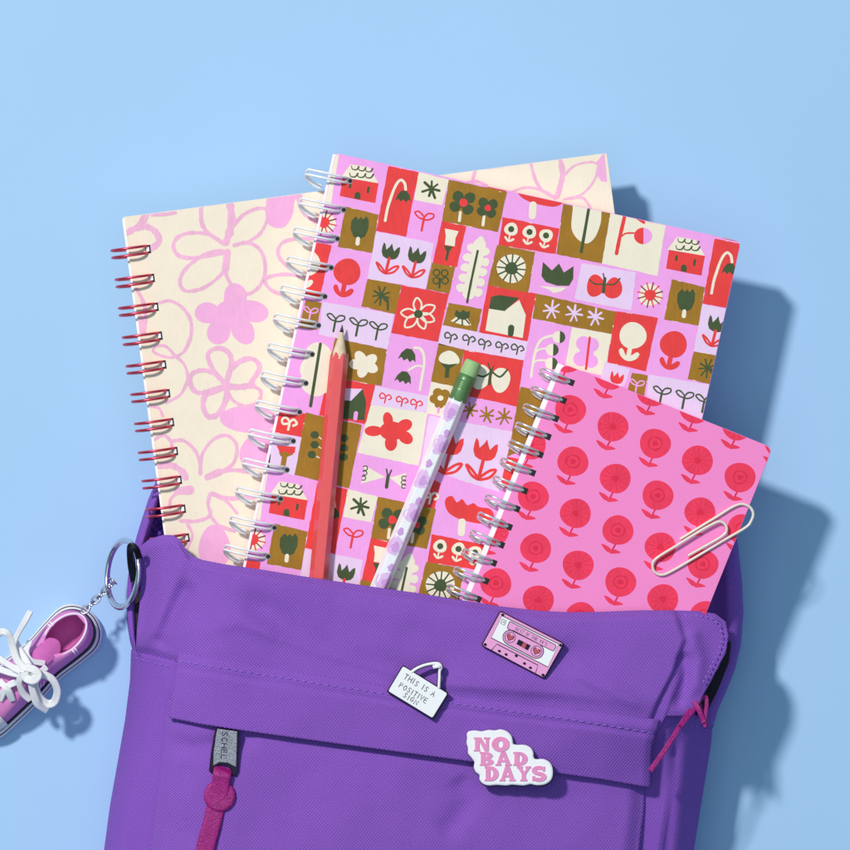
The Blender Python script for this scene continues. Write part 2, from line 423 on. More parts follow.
    mot(); p.stroke(w('A', 462, 535, 478, 450, 500, 380, 522, 318, 548, 268, 575, 248, 600, 272, 607, 315), 2.7, 'C')
    bell(p, w('A', 590, 362), 7, 'G', R(4))
    mot(); asterisk(p, w('A', 790, 310), 9, 2.4, 'G', 7, .2)
    mot(); sprout(p, w('A', 735, 522), 8, 'R', 1.7)
    mot()
    for cx, cy, pr, cr, pet, st in ((237, 303, 40, 30, ((-38, -46), (46, -36), (30, 46), (-60, 26)), (215, 370, 208, 430)), (410, 340, 36, 23, ((-32, -40), (36, -28), (22, 36), (-42, 22)), (383, 402, 375, 460))):
        for dx, dy in pet: p.ell(w('B', cx + dx, cy + dy), pr * f, pr * f * .95, 'G', jit=.04)
        p.ell(w('B', cx, cy), pr * f, pr * f, 'G'); p.ell(w('B', cx, cy), cr * f, cr * f, 'R', jit=.04); p.stroke(w('B', *st), 3.0, 'C', False)
        p.lay = L0
    # domed red flower
    mot(); p.shape(w('N', 318, 520, 330, 480, 370, 468, 402, 512, 440, 490, 477, 532, 520, 518, 560, 545, 640, 560, 665, 620, 600, 662, 500, 652, 400, 622, 340, 580), 'R', smooth=True)
    p.stroke(w('N', 440, 652, 434, 728), 7.4, 'C', False, jit=.03)
    for x, y in ((575, 490), (705, 510), (822, 535)):
        mot(); c = w('B', x, y); p.ell(c, 6.8, 6.5, 'C', jit=.05); p.ell(c, 3.1, 3.1, 'G')
        p.stroke([loc2(c, 0, 6), loc2(c, 0, 11)], 1.4, 'C', False); p.stroke([loc2(c, -4, 9), loc2(c, 0, 12), loc2(c, 4.3, 9.5)], 2.2, 'C')
    mot(); p.shape(w('B', 105, 485, 203, 505, 180, 555, 175, 612, 105, 600, 112, 540), 'C')
    p.shape(w('B', 97, 606, 162, 614, 137, 648, 122, 714, 106, 710, 118, 650), 'G')
    # pale leaf
    mot(); a = w('B', 357, 570); b = w('F', 488, 235)
    p.ell(w('B', 357, 585), 4, 6.5, 'C', 10); p.stroke([w('B', 352, 600), b], 12, 'C', False)
    for k in range(5):
        t = (k + .9) / 5.2; c = (a[0] + (b[0] - a[0]) * t, a[1] + (b[1] - a[1]) * t)
        for sg in (-1, 1): p.ell(loc2(c, sg * (9 if k else 7), sg * .4), 4.6, 4.3, 'C', jit=.05)
    p.stroke([(477.7, 251.0), (471, 282), (467.1, 302.3)], 2.3, 'G')
    mot(); c = w('B', 577, 768); p.ell(c, 14.6, 14.4, 'C', jit=.03)
    for k in range(12):
        t = k * .5236 + .1; p.stroke([c, (c[0] + 14 * math.cos(t), c[1] + 14 * math.sin(t))], 1.5, 'G', False)
    p.lay += 1; p.ell(c, 6.4, 6.2, 'G', jit=.06)
    mot(); p.shape(w('C', 20, 580, 85, 640, 135, 592, 170, 655, 238, 610, 235, 700, 205, 750, 120, 748, 40, 722, 10, 680), 'G', jit=.1)
    p.shape(w('C', -10, 750, 90, 758, 190, 762, 150, 790, 100, 802, 60, 775), 'C')
    mot(); p.ell(w('G', 605, 112), 8.8, 11.2, 'R', 8, .05); p.ell(w('G', 732, 130), 8.8, 10.8, 'R', 18, .05)
    p.stroke(w('G', 672, 60, 662, 155), 3.2, 'G', False); p.stroke(w('G', 660, 25, 672, 80), 1.3, 'G', False)
    p.stroke(w('G', 562, 68, 600, 98, 655, 100), 1.5, 'G'); p.stroke(w('G', 685, 102, 740, 100, 778, 60), 1.5, 'G')
    mot(); p.shape(w('C', 240, 60, 232, 200, 222, 330, 250, 400, 300, 442, 345, 446, 392, 402, 428, 310, 436, 225, 445, 60), 'C', smooth=True)
    p.stroke(w('C', 365, 60, 345, 205, 292, 508), 3.1, 'G')
    mot(); p.stroke(w('C', 615, 150, 598, 262, 566, 400, 542, 520), 3.7, 'R'); p.stroke(w('C', 575, 400, 610, 378, 672, 376), 1.7, 'R')
    c = w('C', 730, 396); p.ell(c, 9.2, 8.2, 'P'); p.shape([(c[0] + .4 + 9.4 * math.cos(t), c[1] + 8.4 * math.sin(t)) for t in [math.pi * (.5 + k / 12) for k in range(13)]], 'R')
    p.stroke(w('C', 690, 270, 735, 300), 3, 'R', False)
    mot(); c = w('D', 72, 602); p.ell(c, 11.6, 11, 'C', jit=.05)
    for k in range(12):
        t = k * .5236 + .25; p.stroke([c, (c[0] + 12.6 * math.cos(t), c[1] + 12.6 * math.sin(t))], 1.3, 'D' if k % 2 else 'R', False)
    p.lay += 1; p.ell(c, 5.8, 5.5, 'R', jit=.05)
    mot(); p.shape(w('D', 285, 570, 300, 560, 315, 580, 335, 562, 350, 582, 375, 558, 390, 590, 387, 650, 362, 703, 320, 722, 280, 702, 262, 650, 266, 595), 'G', jit=.1)
    p.stroke(w('D', 314, 718, 310, 752), 3.9, 'C', False)
    mot(); tulip(p, w('A', 497, 760), 8.6, 'G', 'R'); mot(); tulip(p, w('A', 683, 787), 8.6, 'G', 'R')
    mot(); ballflower(p, w('E', 405, 225), 'R'); mot(); ballflower(p, w('H', 162, 252), 'C')
    for x, y in ((295, 282), (455, 308), (605, 332)): mot(); asterisk(p, w('G', x, y), 8.5, 2, 'L', 7, .3)
    mot(); p.stroke(w('G', 150, 755, 165, 650, 185, 560, 215, 500, 262, 474, 320, 462), 2.6, 'C'); p.stroke(w('G', 178, 590, 210, 562, 275, 555), 2, 'C'); p.stroke(w('G', 168, 655, 200, 640, 265, 640), 2, 'C')
    for x, y in ((345, 475), (298, 565), (292, 662)):
        p.lay = L0 + 4; c = w('G', x, y); p.ell(c, 6.2, 6, 'C'); p.shape([(c[0] + .3 + 6.2 * math.cos(t), c[1] + 6.2 * math.sin(t)) for t in [math.pi * (-.45 + k / 12) for k in range(12)]], 'G')
    mot()
    for x, y, r_ in ((520, 520, 52), (580, 530, 50), (500, 630, 52), (575, 645, 48), (545, 575, 50)): p.ell(w('G', x, y), r_ * f, r_ * f, 'P')
    p.stroke(w('G', 565, 478, 538, 700), 2.4, 'R', False)
    mot(); asterisk(p, w('E', 645, 392), 9, 1.7, 'G', 9, .3); p.stroke(w('E', 660, 400, 690, 425, 692, 492), 2.2, 'G')
    mot(); c = w('F', 130, 382)
    for tx, ty in ((120, 262), (252, 325), (248, 432), (175, 492), (32, 480), (0, 372)):
        t = w('F', tx, ty); dx, dy = t[0] - c[0], t[1] - c[1]
        p.stroke([c, (c[0] + dx * .55 - dy * .24, c[1] + dy * .55 + dx * .24), (c[0] + dx * .95, c[1] + dy * .95), (c[0] + dx * .55 + dy * .24, c[1] + dy * .55 - dx * .24)], 1.8, 'C', closed=True)
    p.ell(c, 4.4, 4.2, 'G')
    mot(); c = w('F', 288, 118)
    for dx, dy in ((-4.2, -4), (4, -3.6), (4.4, 4), (-4.4, 4)): p.stroke([loc2((c[0] + dx, c[1] + dy), 3.2 * math.cos(k * 1.05), 3.2 * math.sin(k * 1.05)) for k in range(6)], 1.4, 'G', closed=True)
    p.stroke([loc2(c, 0, 2), loc2(c, 1, 11)], 2, 'G', False)
    mot(); p.shape(w('F', 358, 432, 400, 402, 470, 405, 505, 460, 470, 466, 400, 448), 'C')
    p.shape(w('F', 385, 385, 400, 352, 425, 372, 450, 350, 468, 368, 495, 362, 492, 405, 455, 425, 410, 415), 'G')
    for q in (w('F', 425, 410, 385, 440), w('F', 440, 415, 442, 458), w('F', 460, 415, 492, 452)): p.stroke(q, 1.5, 'G', False)
    mot(); p.shape([w('F', 630, 345), w('F', 740, 360), w('G', 65, 212), w('G', 112, 320), w('G', 90, 482), w('F', 605, 500)], 'C')
    p.shape([w('F', 645, 260), w('F', 700, 248), w('F', 845, 268), w('F', 742, 362), w('F', 630, 345)], 'G'); p.stroke(w('F', 788, 480, 784, 524), 6, 'G', False)
    for x, y in ((360, 545), (488, 562), (600, 592), (722, 612), (832, 628)): mot(); curl(p, w('F', x, y), 6.4, 'G', 1.5)
    for x, y in ((322, 570), (482, 600), (622, 628)): mot(); sprout(p, w('E', x, y), 7.4, 'G', 1.6)
    mot(); sprout(p, w('E', 145, 512), 6, 'P', 1.3)
    mot(); tulip(p, (616.5, 378.5), 6.5, 'R')
    mot()
    for x, y, r_ in ((412, 255, 100), (395, 345, 110), (392, 440, 105), (470, 300, 60), (450, 460, 60)): p.ell(w('I', x, y), r_ * f, r_ * f * .95, 'C', jit=.04)
    p.stroke(w('I', 428, 170, 358, 608), 3.1, 'G', False)
    mot()
    for x, y in ((700, 250), (795, 275), (798, 342), (722, 372), (660, 312)):
        c = w('I', x, y); q = w('I', 745, 315); p.ell(((c[0] * 2 + q[0]) / 3, (c[1] * 2 + q[1]) / 3), 8.2, 5.4, 'C', math.degrees(math.atan2(c[1] - q[1], c[0] - q[0])))
    mot(); p.stroke(w('J', 424, 495, 440, 400, 455, 310, 450, 240, 425, 203, 385, 196), 2.5, 'C'); p.stroke(w('J', 445, 330, 400, 325, 345, 355), 2, 'C')
    bell(p, w('J', 338, 247), 8, 'G'); bell(p, w('J', 308, 405), 7.6, 'G')
    mot(); p.shape(w('I', 520, 570, 645, 570, 727, 488, 752, 580, 740, 710, 510, 690), 'G'); p.shape(w('I', 540, 482, 727, 488, 645, 572, 520, 562), 'L'); p.stroke(w('I', 680, 660, 675, 698), 4.2, 'P', False)
    for x, y in ((180, 548), (298, 572), (400, 592)): mot(); curl(p, w('J', x, y), 6.0, 'R', 1.4)
    mot()
    for x, y, rx, ry, ro in ((373.5, 431, 9, 5.2, 0), (388, 420, 5, 8, -10), (404.5, 425.5, 8, 6, -25), (405.5, 437.5, 8, 6, 35), (391, 443, 6.2, 8, 5), (392, 431, 12.5, 9.5, 0)): p.ell((x, y), rx, ry, 'R', ro)
    mot(); p.shape(w('M', 240, 318, 392, 405, 215, 452, 250, 385), 'C'); p.shape(w('M', 542, 375, 420, 408, 530, 492, 520, 430), 'C')
    p.stroke(w('M', 412, 395, 400, 475), 3.4, 'G', False); p.stroke(w('M', 410, 400, 400, 348), 1.5, 'G', False); p.stroke(w('M', 415, 400, 435, 355), 1.5, 'G', False)
    for q in ((236, 328, 256, 326, 266, 342, 256, 356, 240, 356), (233, 362, 252, 361, 262, 376, 252, 390, 236, 390), (227, 398, 244, 397, 253, 411, 244, 425, 228, 425), (538, 400, 518, 398, 508, 410, 516, 424, 534, 425), (536, 430, 516, 428, 505, 441, 513, 455, 531, 455), (535, 460, 516, 458, 508, 470, 515, 482, 531, 482)): p.stroke(w('M', *q), 1.1, 'G')
    mot()
    for c in (w('L', 635, 105), w('L', 635, 175), w('L', 615, 245), w('M', 100, 128), w('M', 100, 198), w('M', 97, 262)): p.ell(c, 4.2, 3.8, 'G')
    for q in (w('L', 668, 122, 682, 135), w('L', 665, 190, 680, 200), w('L', 650, 258, 668, 268)): p.stroke(q, 1.1, 'C', False)
    mot(); curl(p, w('L', 455, 20), 7.6, 'C', 2.3)
    mot(); p.shape(w('L', 365, 180, 500, 190, 494, 232, 450, 252, 392, 240), 'R'); p.stroke(w('L', 425, 240, 412, 320), 5.2, 'O', False); p.shape(w('L', 380, 228, 488, 242, 440, 262, 395, 258), 'O')
    mot(); tulip(p, w('N', 600, 150), 11.5, 'R', 'R'); mot(); tulip(p, w('N', 358, 108), 11.5, 'R', 'R')
    mot(); c = w('N', 215, 470); curl(p, c, 8, 'C', 2.2)
    for x, y in ((330, 460), (455, 472), (210, 425)): mot(); asterisk(p, w('K', x, y), 8, 1.9, 'O', 7, .2)
    mot(); p.ell(w('K', 430, 212), 9.4, 12.6, 'C', 8, .04); p.ell(w('K', 290, 192), 9.2, 12.6, 'C', 14, .04)
    p.stroke(w('K', 362, 140, 348, 240), 3.2, 'G', False); p.stroke(w('K', 340, 92, 358, 150), 1.3, 'G', False); p.stroke(w('K', 365, 150, 380, 112), 1.3, 'G', False); p.stroke(w('K', 370, 155, 425, 190, 478, 138), 1.9, 'G'); p.stroke(w('K', 350, 165, 310, 188, 270, 180), 1.9, 'G')
    mot(); p.shape(w('J', 562, 290, 570, 245, 620, 218, 665, 228, 700, 268, 698, 308, 630, 320), 'C', smooth=True)
    p.shape(w('J', 568, 303, 630, 315, 692, 308, 635, 345, 628, 412, 598, 408, 605, 345), 'G')
    mot()
    for k in range(5):
        c = w('J', 570, 553); t = k * 1.2566 + .5; p.ell((c[0] + 6 * math.cos(t), c[1] + 6 * math.sin(t)), 5, 4.6, 'O')
    p.ell(w('J', 570, 553), 3, 2.6, 'C')
    p.stroke(w('J', 558, 625, 553, 655), 2.6, 'P', False)

# ------------------------------------------------------------------ notebooks
def sst_(a, b_, x):
    t = max(0, min(1, (x - a) / (b_ - a))); return t * t * (3 - 2 * t)
def rounded(pts, r, n=6):
    out = []; N = len(pts)
    for i in range(N):
        a = Vector(pts[i - 1]); b = Vector(pts[i]); c = Vector(pts[(i + 1) % N])
        p0 = b + (a - b).normalized() * r; p2 = b + (c - b).normalized() * r
        for k in range(n + 1):
            t = k / n; out.append(tuple(p0 * (1 - t) ** 2 + b * 2 * t * (1 - t) + p2 * t * t))
    return out
def quad(tl, ang, wd, ht):
    a = R(ang); e = Vector((math.cos(a), math.sin(a))); d = Vector((-math.sin(a), math.cos(a))); o = Vector(tl)
    return [tuple(o), tuple(o + e * wd), tuple(o + e * wd + d * ht), tuple(o + d * ht)], e, d

def notebook(name, label, tl, ang, wd, ht, ztop, thick, covkey, painter, hole0, pitch, nloops, reach, Rz, wirekey, wr, sep, corner, edge, holefn, shift):
    pts, e, d = quad(tl, ang, wd, ht)
    cen = at((pts[0][0] + pts[2][0]) / 2, (pts[0][1] + pts[2][1]) / 2, 0); cen.z = (ztop - thick) * MM
    t = thing(name, label, 'notebook', cen, 'spiral notebooks tucked into the backpack')
    out = rounded(pts, corner)
    b = MB(); b.prism(out, ztop - .9, ztop, covkey, bev=.12)
    inner = rounded(quad(Vector(tl) + e * .4 + d * .4, ang, wd - .8, ht - .8)[0], corner)
    p = Print(b, inner, ztop)
    painter(p)
    p.lay = 24; p.off = (0, 0)
    holefn(p, e, d)
    b.build('front_cover', t)
    q = quad(Vector(tl) + e * (-edge) + d * 1.5, ang, wd + edge - 2.5, ht - 3)[0]
    b = MB(); n = 7; zt = ztop - 1.0; zb = ztop - thick + 1.1
    # page block in a few sheaves so the edges read as paper
    for k in range(n):
        z0 = zb + (zt - zb) * k / n; z1 = zb + (zt - zb) * (k + .92) / n; g = random.uniform(-.5, .3)
        b.prism([tuple(Vector(v) + e * g * (1 if i in (1, 2) else 0)) for i, v in enumerate(q)], z0, z1, 'W')
    b.build('page_block', t)
    b = MB(); b.prism(rounded(quad(Vector(tl) - e * edge * .5, ang, wd + edge * .5, ht)[0], corner), ztop - thick, ztop - thick + .9, covkey); b.build('back_cover', t)
    # twin-loop wire
    ex = Vector((-e.x, -e.y)); ds = Vector(pitch); L = ds.length; ds.normalize(); zc = ztop - 2.2
    h = Vector(hole0); path = []
    Rp = reach / 2; seq = []
    for i in range(41):
        ph = 262 - (262 - 8) * i / 40
        seq.append((ph, -1))
    seq += [(4, -.5), (2, 0), (4, .5)]
    for i in range(41): seq.append((8 + (262 - 8) * i / 40, 1))
    for ph, sg in seq:
        a = R(ph)
        per = Rp - Rp * math.cos(a)
        sp = sg * sep / 2
        if ph > 185: 
            sp += 0
        if ph > 150: sp += shift * sst_(150, 262, ph) - (sg * sep * .22 * sst_(150, 185, ph) if shift > 5 else 0)
        if ph < 25: sp *= .8 + .2 * ph / 25
        if ph > 120: per -= 0
        q = h + ex * per + ds * sp
        path.append(at(q.x, q.y, zc + Rz * math.sin(a)))
    b = MB(); b.tube(path, wr * MM, wirekey, 8)
    first = b.build('wire_loop', t)
    k_ = (H - ztop * MM) / H * S
    for i in range(1, nloops):
        c = first.copy(); COL.objects.link(c); c.parent = t
        c.location = first.location + Vector((pitch[0] * i * k_ + random.uniform(-1, 1) * .0002, -pitch[1] * i * k_ + random.uniform(-1, 1) * .00016, 0))
    return t

# floral notebook ----------------------------------------------------------
def crayon(p):
    WN = dict(a=(110, 200, 150 / 850), b=(190, 180, 150 / 850), c=(120, 320, 150 / 850), d=(120, 430, 150 / 850), e=(450, 140, .2))
    def q(wn, *c):
        x, y, f = WN[wn]; return [(x + c[i] * f, y + c[i + 1] * f) for i in range(0, len(c), 2)]
    def st(wn, wd, *c, key='p1'): p.lay = (p.lay + 1) % 18; p.stroke(q(wn, *c), wd * WN[wn][2] * 1.42, key, jit=.2)
    f = 150 / 850
    for c, rx, ry, ro in (((235, 297), 11.5, 14, 5), ((208, 313), 13.5, 10.5, 5), ((253, 311), 16, 10.5, 18), ((219, 331), 11.5, 14, 22), ((243, 331), 11, 14, -32), ((231, 314), 16, 14, 0)):
        p.lay = (p.lay + 1) % 18; p.ell(c, rx, ry, 'f1', ro, .03)
    p.lay = 2; p.ell(q('c', 730, 562)[0], 29, 13.5, 'f1', 2); p.ell(q('c', 800, 730)[0], 24, 17, 'f1', -35); p.ell(q('d', 535, 665)[0], 16, 22, 'f1', 0, .04)
    p.shape(q('b', 450, 90, 600, 60, 590, 130, 580, 200, 540, 262, 490, 272, 440, 245, 432, 180), 'f1', smooth=True)
    p.shape(q('e', 733, 110, 772, 60, 785, 210, 755, 205, 738, 180), 'f1')
    p.lay = 8; p.shape(q('c', 470, 810, 480, 720, 560, 660, 640, 680, 662, 740, 620, 840), 'c1', smooth=True)
    st('a', 26, 85, 195, 140, 162, 200, 150, 255, 178, 278, 235, 225, 280); st('a', 28, 165, 152, 185, 120, 205, 80); st('a', 14, 240, 84, 300, 82, 370, 72)
    st('a', 16, 515, 20, 520, 130, 560, 190, 640, 245); st('a', 30, 678, 10, 690, 110, 678, 180, 658, 240)
    st('b', 14, 435, 165, 380, 162, 300, 200, 240, 270); st('b', 14, 430, 160, 438, 220, 400, 300, 325, 355)
    st('a', 15, 650, 250, 560, 195, 450, 187, 380, 215, 360, 270, 400, 320, 500, 327, 640, 300)
    st('a', 14, 650, 297, 600, 287, 500, 330, 420, 400, 396, 470, 430, 515, 520, 502, 600, 450, 650, 390, 662, 300); st('a', 30, 665, 295, 655, 390)
    st('b', 14, 200, 410, 200, 520, 250, 612, 330, 645, 400, 592, 427, 500, 400, 400, 330, 355, 250, 370)
    st('a', 16, 150, 505, 185, 570, 200, 650, 192, 745); st('a', 14, 178, 745, 172, 660)
    st('a', 14, 275, 585, 340, 572, 410, 610, 460, 690, 455, 780, 425, 850); st('c', 12, 400, -10, 405, 80, 370, 170, 310, 210, 250, 207, 190, 180, 205, 150, 260, 150, 310, 200, 365, 255, 382, 330, 345, 420, 265, 468)
    st('c', 20, 590, 355, 530, 285, 498, 200, 540, 162, 600, 172, 632, 230, 605, 350); st('c', 20, 620, 290, 680, 235, 750, 220, 792, 270, 745, 350)
    st('c', 26, 750, 368, 680, 380, 600, 380, 490, 415); st('c', 14, 610, 400, 640, 455, 710, 488, 785, 460, 795, 400, 735, 370)
    st('c', 22, 590, 380, 495, 415, 470, 480, 500, 547, 560, 530, 600, 450, 602, 390); st('c', 18, 500, 405, 440, 412, 400, 370, 405, 310, 460, 285, 530, 300, 590, 355)
    st('d', 14, 455, 250, 462, 150, 520, 62, 600, 30, 658, 80, 652, 170, 600, 225, 540, 245); st('d', 32, 495, 268, 560, 240); st('d', 16, 550, 238, 650, 228, 750, 240)
    st('c', 12, 170, 490, 220, 500, 243, 545); st('d', 13, 195, 55, 245, 30, 285, 60, 297, 110); st('d', 14, 300, 62, 360, 60, 420, 110, 452, 180, 455, 250)
    st('d', 26, 222, 205, 290, 200, 345, 230, 372, 270); st('d', 32, 325, 347, 395, 340); st('d', 13, 282, 440, 288, 390, 330, 352)
    st('d', 14, 340, 515, 440, 515, 510, 482, 498, 420, 510, 362); st('d', 14, 510, 485, 560, 540, 650, 575); st('d', 17, 520, 360, 620, 388, 760, 378); st('d', 13, 522, 365, 600, 402, 662, 470)
    st('d', 12, 385, 540, 410, 600, 370, 690)
    st('b', 24, 615, 85, 640, 170, 700, 225, 760, 240); st('b', 14, 730, 330, 560, 340, 500, 390, 520, 460, 610, 530); st('b', 15, 640, 545, 520, 535, 430, 560, 455, 620, 565, 668)
    st('e', 13, 128, 145, 108, 215); st('e', 10, 80, 215, 130, 205, 180, 225); st('e', 9, 190, 142, 260, 132); st('e', 12, 402, 100, 420, 180, 455, 245, 525, 288); st('e', 18, 550, 90, 562, 180, 535, 285)
    st('e', 8, 560, 190, 620, 130, 700, 110, 742, 122); st('e', 8, 742, 120, 722, 200, 660, 270, 570, 297); st('e', 9, 305, 262, 370, 238, 440, 246, 525, 292); st('e', 9, 600, 292, 665, 290, 705, 345)

def holes1(p, e, d):
    for i in range(14):
        c = Vector((146.5, 249.4)) + Vector((3.88, 28.85)) * i + e * 1.5
        p.lay = 24; p.shape([tuple(c + e * a + d * b) for a, b in ((-2.6, -4.2), (2.6, -4.2), (2.6, 4.2), (-2.6, 4.2))], 'K')
        p.shape([tuple(c + e * a + d * b) for a, b in ((-2.0, -2.2), (1.2, -2.2), (1.2, 2.2), (-2.0, 2.2))], 'W')
nb1 = notebook('spiral_notebook', 'cream notebook with hand drawn pink flowers and red wire binding, lowest of the three notebooks', (124, 217), -7.55, 487, 470, 32, 10, 'c1', crayon,
               (148.5, 249.2), (3.88, 28.85), 13, 37, 5.6, 'rwire', .52, 7.2, 2, 2, holes1, 1.5)

def checks(p):
    for j in (0, -1, 1):
        for i in (0, -1, 1):
            random.seed(11); p.off = (326.3 * i - 71 * j, 72.6 * i + 317 * j); checker_tile(p)
def holes2(p, e, d):
    for i in range(16):
        c = Vector((350.3, 181)) + Vector((-6.3, 28.9)) * i
        p.lay = 24; p.shape([tuple(c + e * a + d * b) for a, b in ((-5, -2.8), (0, -3.2), (2, -2), (2.4, 0), (2, 2), (0, 3.2), (-5, 2.8))], 'Y')
        p.ell(tuple(c - e * .2), 2.2, 2.1, 'K')
random.seed(3)
nb2 = notebook('spiral_notebook', 'patchwork notebook of pink, red and olive squares with little flowers and houses, white wire binding', (335.5, 153), 12.3, 415, 490, 43, 9.5, 'P', checks,
               (348.5, 180.6), (-6.3, 28.9), 15, 43, 5.4, 'wwire', .5, 5.2, 6, 2.4, holes2, 12)

def redflowers(p):
    o = Vector((560 + 195 * .2706, 340 + 320 * .2706)); v1 = Vector((42.4, 16.9)); v2 = Vector((2.6, 51.8)); a = R(22)
    for i in range(-6, 8):
        for j in range(-7, 8):
            c = o + v1 * i + v2 * j
            if not (430 < c.x < 800 and 330 < c.y < 760): continue
            random.seed(i * 31 + j)
            p.lay = 0; p.stroke([tuple(c + Vector((-2, 13))), tuple(c + Vector((-6.2, 21)))], 1.7, 'q3', False)
            b = c + Vector((-7, 21.2))
            p.shape([tuple(b + Vector(t)) for t in ((1, 1.8), (-5, -.5), (-9.6, -7.6), (-3, -5), (1.6, -.4))], 'r3', smooth=True)
            p.shape([tuple(b + Vector(t)) for t in ((-1, 1.9), (2, -1.8), (6, -1.2), (9.8, 1.2), (4, 2.2))], 'r3', smooth=True)
            p.ell(tuple(c), 15.6, 14.8, 'r3', 10, .02, 28)
            if (i + (j // 2)) % 2:
                p.ell(tuple(c), 7.5, 7, 'q3', 0, .05); p.ell(tuple(c), 6, 5.6, 'r3', 0, .05); p.ell(tuple(c), 3, 2.6, 'q3', 0, .1)
            else:
                for k in range(13):
                    t = k * .483; p.lay = 8
                    p.stroke([(c.x + 4.2 * math.cos(t), c.y + 4.2 * math.sin(t)), (c.x + 13.4 * math.cos(t), c.y + 13 * math.sin(t))], .55, 'q3', False)
                p.lay = 12; p.ell(tuple(c), 3.6, 3.4, 'q3', 0, .1)
def holes3(p, e, d):
    for i in range(17):
        c = Vector((570.7, 382.2)) + Vector((-7.75, 18.05)) * i + e * .5
        p.lay = 24; p.shape([tuple(c + e * a + d * b) for a, b in ((-3.6, -3.1), (3, -3.1), (3, 3.1), (-3.6, 3.1))], 'K')
        p.shape([tuple(c + e * a + d * b) for a, b in ((-5.5, -1.2), (-1, -1.2), (-1, 1.2), (-5.5, 1.2))], 'Y')
nb3 = notebook('spiral_notebook', 'small pink notebook with rows of round red flowers and silver wire binding, topmost notebook', (563, 363.5), 21.9, 226, 268, 49.5, 6, 'c3', redflowers,
               (570.7, 382.2), (-7.75, 18.05), 13, 33, 3.9, 'swire', .46, 4.6, 8, 5.2, holes3, 6)
random.seed(5)

